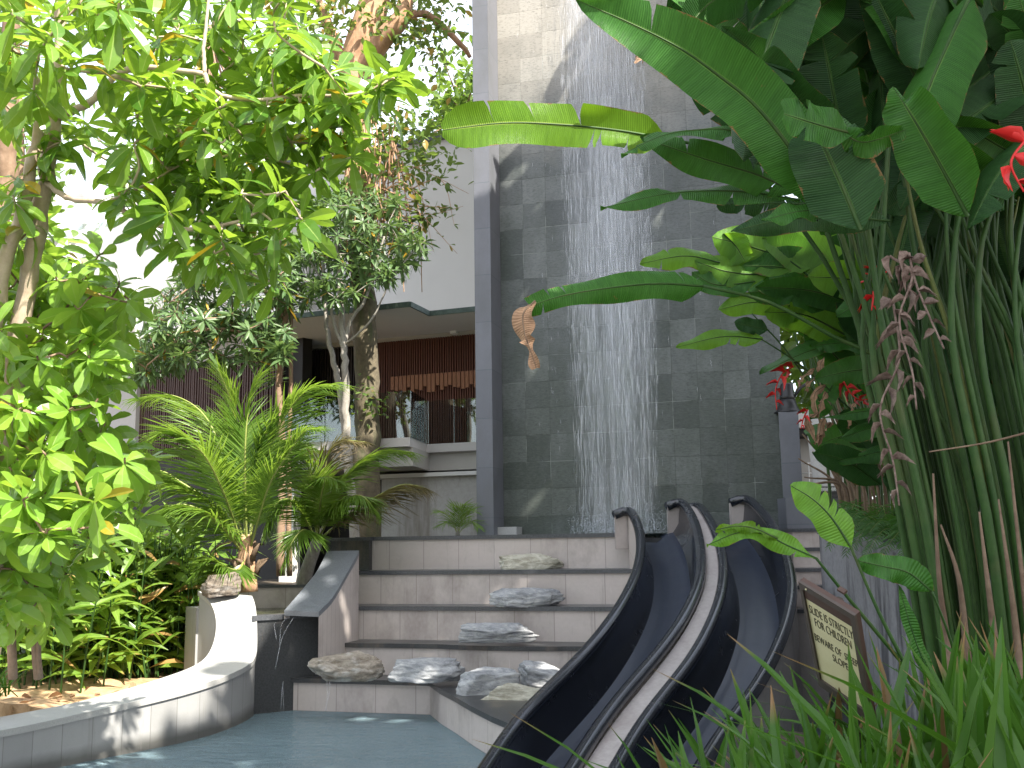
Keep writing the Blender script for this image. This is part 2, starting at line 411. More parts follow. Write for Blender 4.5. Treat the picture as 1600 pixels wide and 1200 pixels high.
M['leaf_ginger'] = leaf_mat('leaf_ginger', (0.075, 0.165, 0.018), (0.19, 0.31, 0.045), (0.36, 0.54, 0.055), 0.40, 0.35, dry=(0.36, 0.22, 0.08), dryp=0.05, midrib=(0.22, 0.3, 0.08), tips=(0.34, 0.26, 0.08))
M['palm_leaf'] = leaf_mat('palm_leaf', (0.065, 0.14, 0.02), (0.14, 0.235, 0.04), (0.34, 0.52, 0.055), 0.38, 0.30)
M['palm_dry'] = leaf_mat('palm_dry', (0.13, 0.11, 0.06), (0.24, 0.18, 0.11), (0.28, 0.26, 0.06), 0.30, 0.5)
M['rachis'] = plain('rachis', (0.26, 0.30, 0.08), 0.45)
M['fern'] = leaf_mat('fern', (0.03, 0.10, 0.014), (0.06, 0.16, 0.025), (0.12, 0.30, 0.03), 0.35, 0.45)
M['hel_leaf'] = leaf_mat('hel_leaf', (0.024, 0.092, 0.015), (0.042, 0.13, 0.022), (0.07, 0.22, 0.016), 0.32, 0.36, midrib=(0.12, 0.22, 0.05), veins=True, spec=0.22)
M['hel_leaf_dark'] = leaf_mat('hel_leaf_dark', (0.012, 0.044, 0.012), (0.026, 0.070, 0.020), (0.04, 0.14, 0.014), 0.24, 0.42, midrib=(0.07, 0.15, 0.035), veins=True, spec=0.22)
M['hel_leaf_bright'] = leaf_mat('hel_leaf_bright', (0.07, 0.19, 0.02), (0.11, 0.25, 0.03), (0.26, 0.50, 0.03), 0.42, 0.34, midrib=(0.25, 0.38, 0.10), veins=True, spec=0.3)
M['hel_leaf_yellow'] = leaf_mat('hel_leaf_yellow', (0.06, 0.15, 0.012), (0.10, 0.20, 0.018), (0.22, 0.40, 0.016), 0.48, 0.36, midrib=(0.30, 0.38, 0.08), veins=True)
M['hel_stem'] = stone_mat('hel_stem', (0.022, 0.062, 0.012), (0.042, 0.095, 0.020), 10, 0.5, 0.1, stain=(0.075, 0.085, 0.03), stain_thr=(0.52, 0.75), vstretch=0.6, spec=0.22)
M['hel_stem_yellow'] = stone_mat('hel_stem_yellow', (0.07, 0.095, 0.02), (0.13, 0.15, 0.04), 10, 0.5, 0.1, stain=(0.10, 0.06, 0.03), stain_thr=(0.5, 0.7), vstretch=0.4, spec=0.22)
M['dry_leaf'] = leaf_mat('dry_leaf', (0.20, 0.11, 0.06), (0.32, 0.20, 0.12), (0.35, 0.2, 0.1), 0.2, 0.7, veins=True)
M['dry_stalk'] = stone_mat('dry_stalk', (0.13, 0.085, 0.055), (0.23, 0.165, 0.11), 16, 0.85, 0.3, stain=(0.09, 0.055, 0.035))
M['bract_red'] = plain('bract_red', (0.62, 0.022, 0.02), 0.45, var=0.15)
M['bract_dry'] = stone_mat('bract_dry', (0.085, 0.05, 0.04), (0.32, 0.24, 0.20), 30, 0.8, 0.3)
M['grass'] = leaf_mat('grass', (0.028, 0.092, 0.010), (0.070, 0.165, 0.020), (0.10, 0.25, 0.02), 0.35, 0.36, dry=(0.17, 0.11, 0.045), dryp=0.035, spec=0.3, tips=(0.24, 0.15, 0.07))
M['tree_far'] = leaf_mat('tree_far', (0.06, 0.12, 0.02), (0.12, 0.19, 0.04), (0.24, 0.38, 0.05), 0.4, 0.5)

def brass():
    k = NT('brass_plate')
    n1 = k.noise(k.coord('Object'), 9, 5, 0.7); n2 = k.noise(k.coord('Object', (30, 30, 2)), 3, 4)
    col = k.mix(n1, (0.52, 0.46, 0.24), (0.72, 0.68, 0.44))
    return k.done(k.pbsdf(base=col, rough=k.math('ADD', 0.25, k.math('MULTIPLY', n2, 0.2)), metal=0.12, normal=k.bump(n2, 0.1, 0.003)).outputs[0])
M['brass'] = brass()

def slide_mat(name, c, r0, streaks):
    k = NT(name)
    n1 = k.noise(k.coord('Object'), 3.5, 5, 0.65)
    st = k.noise(k.n('Mapping', {0: k.n('TexCoord').outputs['UV'], 3: (26, 1.6, 1)}).outputs[0], 1.0, 5, 0.7)
    col = k.mix(k.math('MULTIPLY', st, 0.8 if streaks else 0.2), c, tuple(x * 2.2 for x in c))
    rg = k.math('ADD', r0, k.math('MULTIPLY', n1, 0.22))
    p = k.pbsdf(base=col, rough=rg, spec=0.4 if streaks else 0.55, coat=0.12 if streaks else 0.35, coat_rough=0.12, normal=k.bump(k.math('ADD', n1, k.math('MULTIPLY', st, 0.4 if streaks else 0.0)), 0.2 if streaks else 0.03, 0.01))
    return k.done(p.outputs[0])
M['slide_bed'] = slide_mat('slide_bed', (0.014, 0.020, 0.036), 0.28, True)  # blue of the sky's reflection is put into this base colour
M['slide_shell'] = slide_mat('slide_shell', (0.010, 0.012, 0.018), 0.14, False)

def water_mat(name, c, bscale, bstr):
    k = NT(name)
    co = k.coord('Object', (1, 2.2, 1))
    n1 = k.noise(co, bscale, 4, 0.6, 0.4); n2 = k.noise(co, bscale * 3.7, 3, 0.6, 0.2)
    h = k.math('ADD', n1, k.math('MULTIPLY', n2, 0.35))
    nm = k.bump(h, bstr, 0.11)
    n3 = k.noise(k.coord('Object'), 1.2, 3)
    d = k.n('BsdfDiffuse', {0: k.mix(n3, c, tuple(x * 0.7 for x in c)), 'Normal': nm})
    g = k.n('BsdfGlossy', {0: (1, 1, 1, 1), 'Roughness': 0.04, 'Normal': nm})
    fr = k.n('Fresnel', {'IOR': 1.33, 'Normal': nm})
    fac = k.math('MULTIPLY', fr.outputs[0], 1.0)
    tr = k.n('BsdfTransparent', {0: (0.75, 0.92, 0.92, 1)})
    body = k.n('MixShader', {0: 0.35, 1: d.outputs[0], 2: tr.outputs[0]})
    return k.done(k.n('MixShader', {0: fac, 1: body.outputs[0], 2: g.outputs[0]}).outputs[0])
M['water'] = water_mat('water', (0.27, 0.39, 0.45), 5.0, 0.85)
M['water_small'] = water_mat('water_small', (0.10, 0.11, 0.06), 3.0, 0.3)

def glass_mat():
    k = NT('glass')
    fr = k.n('Fresnel', {'IOR': 1.45})
    g = k.n('BsdfGlossy', {0: (0.9, 0.95, 0.95, 1), 'Roughness': 0.03})
    t = k.n('BsdfTransparent', {0: (0.82, 0.88, 0.86, 1)})
    return k.done(k.n('MixShader', {0: k.math('ADD', fr.outputs[0], 0.08), 1: t.outputs[0], 2: g.outputs[0]}).outputs[0])
M['glass'] = glass_mat()

def fall_mat(name, alpha_noise):
    k = NT(name)
    d = k.n('BsdfDiffuse', {0: (0.80, 0.83, 0.90, 1)}); tl = k.n('BsdfTranslucent', {0: (0.85, 0.87, 0.92, 1)})
    gl = k.n('BsdfGlossy', {0: (1, 1, 1, 1), 'Roughness': 0.2})
    body = k.n('MixShader', {0: 0.4, 1: d.outputs[0], 2: tl.outputs[0]})
    body = k.n('MixShader', {0: 0.15, 1: body.outputs[0], 2: gl.outputs[0]})
    tr = k.n('BsdfTransparent')
    if alpha_noise:
        uvn = k.n('TexCoord').outputs['UV']
        a = k.noise(k.n('Mapping', {0: uvn, 3: (75, 1.6, 1)}).outputs[0], 1.0, 5, 0.75, 0.2)
        b = k.noise(k.n('Mapping', {0: uvn, 3: (9, 0.55, 1)}).outputs[0], 1.0, 5, 0.65, 0.4)
        x = k.n('SeparateXYZ', {0: uvn}).outputs[0]
        al = k.math('MULTIPLY', k.n('MapRange', {0: a, 1: 0.28, 2: 0.80}).outputs[0], k.n('MapRange', {0: b, 1: 0.25, 2: 0.70}).outputs[0])
        fx = k.math('FRACT', x); ed = k.math('MULTIPLY', k.math('MULTIPLY', fx, k.math('SUBTRACT', 1.0, fx)), 4.0)
        ed = k.math('MULTIPLY', k.math('POWER', ed, 1.5), 0.62)
        al = k.math('MULTIPLY', al, ed)
    else:
        al = 0.22
    return k.done(k.n('MixShader', {0: al, 1: tr.outputs[0], 2: body.outputs[0]}).outputs[0])
M['fall_sheet'] = fall_mat('fall_sheet', True)
M['fall_drop'] = fall_mat('fall_drop', False)

def rock_mat(name, c1, c2, c3):
    k = NT(name)
    co = k.coord('Object', (1, 1, 3.0))
    n1 = k.noise(co, 7, 8, 0.75, 0.6); n2 = k.noise(k.coord('Object'), 30, 5, 0.75); n3 = k.noise(co, 2.2, 5, 0.6, 1.0)
    col = k.mix(k.n('MapRange', {0: n1, 1: 0.36, 2: 0.64}).outputs[0], c1, c2)
    col = k.mix(k.n('MapRange', {0: n3, 1: 0.5, 2: 0.68}).outputs[0], col, c3)
    col = k.mix(k.math('MULTIPLY', n2, 0.4), col, tuple(x * 0.5 for x in c1))
    h = k.math('ADD', n1, k.math('MULTIPLY', n2, 0.4))
    return k.done(k.pbsdf(base=col, rough=0.75, spec=0.3, normal=k.bump(h, 0.7, 0.022)).outputs[0])
M['rock_grey'] = rock_mat('rock_grey', (0.20, 0.21, 0.23), (0.50, 0.51, 0.53), (0.64, 0.64, 0.64))
M['rock_tan'] = rock_mat('rock_tan', (0.15, 0.12, 0.09), (0.46, 0.41, 0.35), (0.68, 0.66, 0.63))
M['rock_pale'] = rock_mat('rock_pale', (0.28, 0.26, 0.20), (0.62, 0.60, 0.51), (0.78, 0.76, 0.68))
M['rock_brown'] = rock_mat('rock_brown', (0.10, 0.08, 0.065), (0.24, 0.20, 0.16), (0.34, 0.32, 0.30))

# ------------------------------------------------------------------ ground, beds, water
class FR:
    """a vertical-plane frame turned by an angle about z"""
    def __init__(s, deg):
        a = math.radians(deg); s.u = np.array([math.cos(a), -math.sin(a), 0.0]); s.v = np.array([math.sin(a), math.cos(a), 0.0])
    def at(s, px, py, v):
        d = ray(px, py); return CAM + d * (v / (d @ s.v))
    def atu(s, px, py, u):
        d = ray(px, py); return CAM + d * ((u) / (d @ s.u)) if abs(d @ s.u) > 1e-9 else None
    def uz(s, px, py, v):
        p = s.at(px, py, v); return p @ s.u, p[2]
    def P(s, u, v, z): return u * s.u + v * s.v + np.array([0, 0, z])
    def box(s, mb, u0, u1, v0, v1, z0, z1):
        mb.obox(s.P(u0, v0, z0), s.u * (u1 - u0), s.v * (v1 - v0), ZD * (z1 - z0))
FA = FR(15)

g = MB(); g.poly([(-400, -400, -1.2), (400, -400, -1.2), (400, 400, -1.2), (-400, 400, -1.2)])
tag(g.build('ground', M['dark_soil']), kind='structure')
g = MB(); g.add([(-6, 2.0, -0.55), (4, 2.0, -0.55), (4, 12, -0.55), (-6, 12, -0.55)], [(0, 1, 2, 3)], [[(0, 0), (10, 0), (10, 10), (0, 10)]])
tag(g.build('pool_floor', M['pool_floor']), kind='structure')
g = MB(); g.poly([(-6, 2.0, 0), (4, 2.0, 0), (4, 11.5, 0), (-6, 11.5, 0)])
tag(g.build('pool_water', M['water']), kind='structure')

def terrain(name, mat, outline_fn, x0, x1, y0, y1, nx, ny, zfn, zb=-1.0):
    """height field over the grid cells whose middle is inside outline_fn, with skirts"""
    mb = MB(); V = {}; 
    def vid(i, j):
        return (x0 + (x1 - x0) * i / nx, y0 + (y1 - y0) * j / ny)
    inside = [[outline_fn(*vid(i + .5, j + .5)) for j in range(ny)] for i in range(nx)]
    pts = []; idx = {}
    def gi(i, j, low=False):
        k = (i, j, low)
        if k not in idx:
            x, y = vid(i, j); idx[k] = len(pts); pts.append((x, y, zb if low else zfn(x, y)))
        return idx[k]
    F = []
    for i in range(nx):
        for j in range(ny):
            if not inside[i][j]: continue
            F.append((gi(i, j), gi(i + 1, j), gi(i + 1, j + 1), gi(i, j + 1)))
            for (di, dj, a, b) in ((-1, 0, (0, 1), (0, 0)), (1, 0, (1, 0), (1, 1)), (0, -1, (0, 0), (1, 0)), (0, 1, (1, 1), (0, 1))):
                ii, jj = i + di, j + dj
                if ii < 0 or jj < 0 or ii >= nx or jj >= ny or not inside[ii][jj]:
                    F.append((gi(i + a[0], j + a[1], True), gi(i + b[0], j + b[1], True), gi(i + b[0], j + b[1]), gi(i + a[0], j + a[1])))
    mb.add(pts, F, smooth=True)
    return tag(mb.build(name, mat), kind='structure')

# ---- planter wall outline (outer face on the pool side)
PWo = []
for px, pb, pt in ((-260, 1300, 1172), (-120, 1256, 1156), (0, 1222, 1143), (95, 1197, 1120), (173, 1183, 1103), (240, 1170, 1088), (300, 1158, 1073), (350, 1143, 1057), (383, 1128, 1040), (398, 1118, 1030)):
    b = atz(px, pb, 0); t = aty(px, pt, b[1]); PWo.append((b[0], b[1], t[2]))
for px, py, y in ((399, 1000, PWo[-1][1] + .02), (399, 965, PWo[-1][1] + .06), (396, 941, PWo[-1][1] + .14), (391, 931, PWo[-1][1] + .30)):
    p = aty(px, py, y); PWo.append(tuple(p))
PWi = []
for i, (px, py) in enumerate(((-330, 1170), (-180, 1150), (-52, 1131), (48, 1112), (126, 1098), (190, 1080), (243, 1063), (285, 1050), (312, 1038))):
    PWi.append(tuple(atz(px, py, PWo[i][2] + .004)))
for px, py, y in ((328, 1027, PWi[-1][1] + .12), (340, 1000, PWi[-1][1] + .17), (343, 965, PWi[-1][1] + .21), (333, 938, PWi[-1][1] + .29), (312, 923, PWi[-1][1] + .48)):
    PWi.append(tuple(aty(px, py, y)))
def lin(P, n):
    P = np.array(P); i = np.linspace(0, len(P) - 1, n); k = np.minimum(i.astype(int), len(P) - 2); t = (i - k)[:, None]
    Q = P[k] * (1 - t) + P[k + 1] * t
    for _ in range(14): Q[1:-1] = (Q[:-2] + 2 * Q[1:-1] + Q[2:]) / 4
    return Q
OW = lin(PWo, 64); IW = lin(PWi, 64)
pl = thing('planter_wall', 'curved pale granite planter wall sweeping up to a tall end at the pool edge', 'garden wall', OW[40] * [1, 1, 0])
f_ = MB(); c_ = MB(); i_ = MB()
s = 0.0
TO = np.gradient(OW, axis=0); TI = np.gradient(IW, axis=0)
def nrm_(v): return v / (np.linalg.norm(v) + 1e-12)
CD = [nrm_(np.cross(nrm_(TO[i] + TI[i]), nrm_(IW[i] - OW[i]))) * .05 for i in range(64)]
CD = [c if c[2] > 0 else -c for c in CD]   # thickness of the cap, square to its own surface
lo = lambda p, z=-0.9: np.array([p[0], p[1], z])
for i in range(63):
    a, b, c, d = OW[i], OW[i + 1], IW[i + 1], IW[i]
    l = np.linalg.norm((b - a)[:2]); da, db = CD[i], CD[i + 1]
    f_.add([lo(a - da), lo(b - db), b - db, a - da], [(0, 1, 2, 3)], [[(s, -.9), (s + l, -.9), (s + l, b[2]), (s, a[2])]])
    i_.add([lo(d - da, .1), d - da, c - db, lo(c - db, .1)], [(0, 1, 2, 3)], [[(s, .1), (s, d[2]), (s + l, c[2]), (s + l, .1)]])
    ao = (a - d) * [1, 1, 0]; ao = ao / np.linalg.norm(ao) * .018; bo = (b - c) * [1, 1, 0]; bo = bo / np.linalg.norm(bo) * .018
    c_.quad(a + ao, b + bo, c - bo, d - ao)
    c_.quad(a + ao - da, b + bo - db, b + bo, a + ao)
    c_.quad(d - ao, c - bo, c - bo - db, d - ao - da)
    s += l
b, c = OW[-1], IW[-1]; db = CD[-1]
f_.quad(lo(b - db), lo(c - db), c - db, b - db)
c_.quad(b + bo - db, c - bo - db, c - bo, b + bo)
f_.build('face', M['granite_face'], pl); c_.build('cap', M['granite_cap'], pl); i_.build('inner_face', M['granite_face'], pl)
q = MB(); p0 = aty(288, 1019, 10.9); p1 = aty(307, 950, 10.6)
q.obox((p0[0], 10.9, p0[2] - .3), (p1[0] - p0[0], -.3, 0), (.09, .05, 0), (0, 0, p1[2] - p0[2] + .3))
q.build('back_slab', M['granite_face'], pl, bevel=.008)

OWx = IW[:, 0].copy(); OWy = IW[:, 1].copy()
def left_in(x, y):
    if y > 10.7: return x < -2.9 and y < 11.8
    return x < np.interp(y, OWy, OWx) - 0.10 and y > 4.0
def left_z(x, y):
    z = 0.30 + 0.10 * noise.noise((x * 1.3, y * 1.3, 0)) + 0.03 * noise.noise((x * 6, y * 6, 2))
    d = np.interp(y, OWy, OWx) - x
    z += 0.22 * math.exp(-((x + 4.25) ** 2 / .55 + (y - 7.9) ** 2 / .5)) + min(1.0, max(0, (d - 1.0))) * .15
    return z
terrain('garden_bed', M['soil'], left_in, -12, -2.2, 4, 11.8, 98, 78, left_z)

def right_in(x, y):
    return (x > 0.95 + max(0, (y - 3.2)) * 0.18 + (0.35 if y < 2.2 else 0)) and y > 1.4 and y < 6.2 - 0.0 * x
terrain('garden_soil', M['dark_soil'], right_in, 0.6, 7, 1.4, 6.4, 64, 50, lambda x, y: 0.55 + .05 * noise.noise((x * 3, y * 3, 1)))
terrain('raised_bed', M['dark_soil'], lambda x, y: True, -14, -1.45, 11.9, 26, 24, 24, lambda x, y: 1.12 + .05 * noise.noise((x, y, 4)))
g = MB(); g.obox((-3.5, -6, -0.9), (7, 0, 0), (0, 7.6, 0), (0, 0, 1.0)); tag(g.build('pool_deck', M['deck']), kind='structure')

# ------------------------------------------------------------------ cascade steps
VK = [9.66, 10.03, 10.40, 10.77, 11.14]
EDGE = [(673, 1064), (600, 1005), (600, 947), (700, 891), (700, 837)]
ZK = [uz(px, py, v)[1] for (px, py), v in zip(EDGE, VK)]
VW = 12.4
st = thing('stone_steps', 'wide cascade of five brownish stone steps with dark edges below the waterfall', 'steps', W(0, VK[0], 0))
LEFT = [(407, 1062), (468, 1006), (512, 948), (541, 893), (556, 839)]
RIGHT = [(880, 1055), (925, 1005), (985, 945), (1000, 890), (1003, 835)]
def front(k):
    z, v = ZK[k], VK[k]
    ul = uz(*LEFT[k], v)[0]; ur = uz(*RIGHT[k], v)[0]
    if k == 0:
        P = [W(ul, v, 0), W(uz(672, 1066, v)[0], v, 0)]
        for px, py in ((690, 1076), (712, 1087), (740, 1103), (772, 1119), (800, 1131)):
            P.append(atz(px, py, z) * [1, 1, 0])
        P.append(np.array([.30, 7.95, 0])); P.append(np.array([.70, 8.6, 0])); P.append(W(ur, v + .0, 0))
        return P
    if k == 1:
        P = [W(ul, v, 0), W(uz(684, 1006, v)[0], v, 0)]
        for px, dv in ((700, -.035), (730, -.085), (770, -.12), (820, -.12), (865, -.085), (880, -.06)):
            P.append(W(uz(px, 1008, v + dv)[0], v + dv, 0))
        P.append(W(ur, v - .04, 0)); return P
    return [W(ul, v, 0), W(ur, v, 0)]
VN = VK[1:] + [VW]
for k in range(5):
    z = ZK[k]; zp = ZK[k - 1] - .01 if k else -0.9
    F_ = front(k); back = VW - .02 if k == 4 else VN[k] + .6
    # lower mass
    plan = list(F_) + [W(F_[-1] @ UD, back, 0), W(F_[0] @ UD, back, 0)]
    r_ = MB(); r_.prism([p[:2] for p in plan], zp, z - .045); r_.build('riser', M['riser'], st)
    # tread slab with nosing
    n = len(F_); N = []
    for i, p in enumerate(F_):
        a = F_[max(i - 1, 0)]; b = F_[min(i + 1, n - 1)]
        t = (b - a) / np.linalg.norm(b - a); N.append(p + np.array([t[1], -t[0], 0]) * .022)
    vb = VK[4] + .22 if k == 4 else VN[k] + .05
    if k == 0: vb = VN[0] + .05
    plan = N + [W(N[-1] @ UD, max(vb, N[-1] @ VD + .05), 0), W(N[0] @ UD, vb, 0)]
    t_ = MB(); t_.prism([p[:2] for p in plan], z - .045, z); t_.build('tread', M['granite_wet'] if k < 2 else M['granite_dark'], st, bevel=.012)
uq0, _ = uz(1000, 835, VK[4]); uq1, _ = uz(1250, 835, VK[4] - .3)
q = MB(); q.box(uq0, uq1, VK[4] + .10, VK[4] + .36, .2, ZK[4] - .06); q.build('slide_landing', M['granite_wet'], st)
# granite block at the top left corner and the low block at the foot of the wall
u0, z0 = uz(510, 862, 11.05); u1, z1 = uz(577, 840, 11.05)
q = MB(); q.box(u0, u1, 11.05, 12.2, z0 - .3, z1 - .035)
o = q.build('corner_block', M['granite_wet'], st)
q = MB(); q.box(u0 - .02, u1 + .02, 11.03, 12.2, z1 - .035, z1 + .004); q.build('block_coping', M['granite_dark'], st, bevel=.01)
# water in the channel at the foot of the wall
uL, _ = uz(560, 835, 12); uR, _ = uz(1290, 835, 11.5)
g = MB(); zc = ZK[4] - .012
g.poly([W(uL, VK[4] + .2, zc), W(uR, VK[4] + .2, zc), W(uR, VW + .1, zc), W(uL, VW + .1, zc)])
tag(g.build('channel_water', M['water']), kind='structure')
g = MB(); g.poly([W(uL, VK[4] + .2, zc - .25), W(uR, VK[4] + .2, zc - .25), W(uR, VW + .1, zc - .25), W(uL, VW + .1, zc - .25)])
tag(g.build('channel_floor', M['granite_wet']), kind='structure')
q = MB(); a0, zz0 = uz(772, 838, 12.1); a1, zz1 = uz(807, 823, 12.1)
q.box(a0, a1, 12.1, 12.38, ZK[4] - .3, zz1)
tag(q.build('stone_block', M['granite_cap'], origin=W(a0, 12.1, ZK[4] - .3), bevel=.01), 'small pale stone block on the top step at the foot of the dark pillar', 'stone block')

# ------------------------------------------------------------------ waterfall wall
wl = thing('waterfall_wall', 'tall wall of square grey stone tiles with water running down it', 'feature wall', W(0, VW, 1.4))
ua, _ = uz(785, 640, VW); ub, _ = uz(1226, 650, VW)
q = MB()
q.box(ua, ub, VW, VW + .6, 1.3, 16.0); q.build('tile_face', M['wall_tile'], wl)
pf = FA.atu(769.2, 640, ua)
vp_ = pf @ VD
uc, _ = uz(743.5, 640, vp_)
q = MB(); q.box(uc, ua, vp_, VW + .6, 1.35, 16.0)
o = q.build('stone_pillar', M['pillar'], origin=W(uc, vp_, 1.35), bevel=.006)
tag(o, 'tall narrow dark granite pillar along the left edge of the waterfall wall', 'pillar')
ud, zt = uz(1216, 644, VW - .25); ue, _ = uz(1247, 644, VW - .25)
q = MB(); q.box(ud, ue, VW - .25, VW + .3, 1.3, zt)
o = q.build('stone_pillar', M['pillar'], origin=W(ud, VW - .25, 1.3), bevel=.006)
tag(o, 'short grey granite pillar at the right end of the waterfall wall with a black lamp on top', 'pillar')

# falling water: sheets broken by noise, and thousands of drawn-out drops, spread in depth in front of the wall
wf = thing('waterfall', 'white curtain of falling water streaking down the grey tiled wall', 'waterfall', W(0, VW - .1, ZK[4]), kind=None)
def fall_edges(z):
    # left / right edge (u) of the curtain at height z
    zz = [1.5, 3.0, 5.0, 7.0, 9.0]
    l = [uz(918, 800, VW)[0], uz(903, 600, VW)[0], uz(890, 350, VW)[0], uz(882, 150, VW)[0], uz(876, 20, VW)[0]]
    r = [uz(1024, 800, VW)[0], uz(1030, 600, VW)[0], uz(1022, 350, VW)[0], uz(1012, 150, VW)[0], uz(1005, 20, VW)[0]]
    return np.interp(z, zz, l), np.interp(z, zz, r)
for si in range(3):
    mb = MB(); nz, nx = 40, 26; V = []; UVs = []
    for j in range(nz + 1):
        z = ZK[4] - .02 + (11.0 - ZK[4]) * j / nz; l, r = fall_edges(z); wd = r - l; cl_ = (l + r) / 2 + (-.14, .16, 0)[si] * wd; hf = wd * (.34, .32, .64)[si]; l, r = cl_ - hf, cl_ + hf
        for i in range(nx + 1):
            t = i / nx; u = l + (r - l) * t
            v = VW - .05 - .07 * si - .03 * noise.noise((u * 5, z * .7, si * 9.1)) - (11 - z) * .012
            V.append(W(u, v, z)); UVs.append((min(.9999, max(.0001, t)) + si * 7, z + si * 5.3))
    F = []; uv = []
    for j in range(nz):
        for i in range(nx):
            a = j * (nx + 1) + i; ids = (a, a + 1, a + nx + 2, a + nx + 1); F.append(ids); uv.append([UVs[k] for k in ids])
    mb.add(V, F, uv, smooth=True); mb.build('water_sheet', M['fall_sheet'], wf)
drop = ([(0, 0, .5), (1, 0, .2), (0, .6, .1), (-1, 0, .2), (0, -.6, .1), (0, 0, -.5)], [(0, 1, 2), (0, 2, 3), (0, 3, 4), (0, 4, 1), (5, 2, 1), (5, 3, 2), (5, 4, 3), (5, 1, 4)], None)
mats = []
for i in range(8000):
    z = rnd.uniform(ZK[4], 10.8); l, r = fall_edges(z)
    if rnd.random() < .86: t = rnd.random() 
    else: t = rnd.gauss(.5, .42)
    dens = .45 + .9 * noise.noise((t * 7, z * .35, 3.3)) + .25 * noise.noise((t * 20, z * 1.0, 1.3))
    if rnd.random() > dens + .35: continue
    u = l + (r - l) * t; v = VW - .04 - abs(rnd.gauss(0, .16)) - (11 - z) * .01
    w = rnd.uniform(.0012, .0036); L = rnd.uniform(.06, .40)
    if not 0 <= t <= 1: L *= .4
    mats.append([UD * w, VD * w, ZD * L + UD * rnd.gauss(0, .004), W(u, v, z)])
mass('water_drops', [drop], mats, M['fall_drop'], wf)['kind'] = 'stuff'
# splash at the foot
mats = []
for i in range(2600):
    l, r = fall_edges(1.8); u = rnd.uniform(l - .15, r + .15); h = abs(rnd.gauss(0, .16)); s_ = rnd.uniform(.002, .007)
    mats.append([UD * s_, VD * s_ * 1.5, ZD * s_ * rnd.uniform(1, 3), W(u, VW - rnd.uniform(.02, .5), ZK[4] + h)])
mass('splash', [drop], mats, M['fall_drop'], wf)['kind'] = 'stuff'

# ------------------------------------------------------------------ small basin and granite chute on the left
ba = thing('stone_basin', 'small dark granite basin of shallow water spilling over its front edge', 'basin', aty(450, 965, 10.0) * [1, 1, 0])
zb = 0.97
A1 = aty(394, 968, 10.40) * [1, 1, 0]; A2 = atz(499, 957, zb) * [1, 1, 0]
A3 = np.array([A2[0] + .35, 11.9, 0]); A4 = np.array([A1[0] - 1.3, 11.9, 0]); A5 = np.array([A1[0] - .5, 10.9, 0])
q = MB(); q.prism([p[:2] for p in (A1, A2, A3, A4, A5)], -.6, zb - .05); q.build('body', M['granite_wet'], ba)
q = MB(); dv = (A2 - A1) / np.linalg.norm(A2 - A1); nv = np.array([dv[1], -dv[0], 0])
q.obox(A1 + nv * .02 + ZD * (zb - .05), dv * np.linalg.norm(A2 - A1), -nv * .16, ZD * .05); q.build('rim', M['granite_dark'], ba, bevel=.012)
q = MB(); q.poly([p + ZD * (zb - .012) for p in (A1 - nv * .05, A2 - nv * .05, A3, A4, A5)]); q.build('water_surface', M['water_small'], ba)
# thin trickles over the edge
q = MB()
for (ax, ay, bx, by) in ((458, 966, 430, 1046), (447, 966, 437, 1010), (431, 972, 432, 1000)):
    a = aty(ax, ay, 10.33); b = aty(bx, by, 10.2); mpt = (a + b) / 2 + np.array([-.02, 0, .06])
    q.tube(cr([a, mpt, b], 14), [.003, .004, .002, .0045, .002], 5)
for i in range(4):
    a = aty(rnd.choice((430, 445, 452, 505, 512)) + rnd.gauss(0, 4), 1064, 9.72); q.tube(cr([a, a + [rnd.uniform(-.02, .02), -.04, -.08], a + [rnd.uniform(-.03, .03), -.06, -.27]], 6), [.0015, .003, .0015], 4)
q.build('trickle', M['fall_drop'], ba)
lw = MB(); a = aty(330, 945, 11.8); b = aty(482, 944, 11.8)
lw.obox(a - ZD * .3, b - a, (0, .25, 0), ZD * (.3 + .19)); lwo = lw.build('low_wall', M['riser'], origin=a - ZD * .3)
tag(lwo, 'low pinkish stone wall with dark coping in front of the palms', 'low wall')
lw = MB(); lw.obox(a + ZD * .19 + np.array([-.02, -.02, 0]), (b - a) + np.array([.04, 0, 0]), (0, .29, 0), ZD * .035); lw.build('coping', M['granite_dark'], lwo, bevel=.008)

ch = thing('granite_chute', 'sloping blue grey granite chute running down into the small basin', 'water chute', aty(470, 955, 10.4))
cl = [aty(px, py, y) for px, py, y in ((510.6, 861, 11.25), (506, 872, 11.15), (494, 894, 10.97), (475, 918, 10.75), (444, 954, 10.5))]
crr = [aty(px, py, y) for px, py, y in ((561, 860, 11.15), (555, 873, 11.05), (540, 899, 10.85), (520, 933, 10.58), (498, 956, 10.37))]
cl = cr(cl, 14); crr = cr(crr, 14); q = MB(); w_ = MB()
for i in range(13):
    q.quad(cl[i], cl[i + 1], crr[i + 1], crr[i])
    d_ = ZD * .05
    q.quad(crr[i], crr[i + 1], crr[i + 1] - d_, crr[i] - d_); q.quad(cl[i + 1], cl[i], cl[i] - d_, cl[i + 1] - d_)
    e = lambda p: np.array([p[0], p[1], .5])
    w_.quad(crr[i] - d_, crr[i + 1] - d_, e(crr[i + 1]), e(crr[i])); e2 = lambda p: np.array([p[0], p[1], .93]); w_.quad(cl[i + 1] - d_, cl[i] - d_, e2(cl[i]), e2(cl[i + 1]))
q.quad(cl[-1], cl[-1] - d_, crr[-1] - d_, crr[-1])
q.build('slab', M['granite_chute'], ch, smooth=False); w_.build('side_wall', M['riser'], ch)

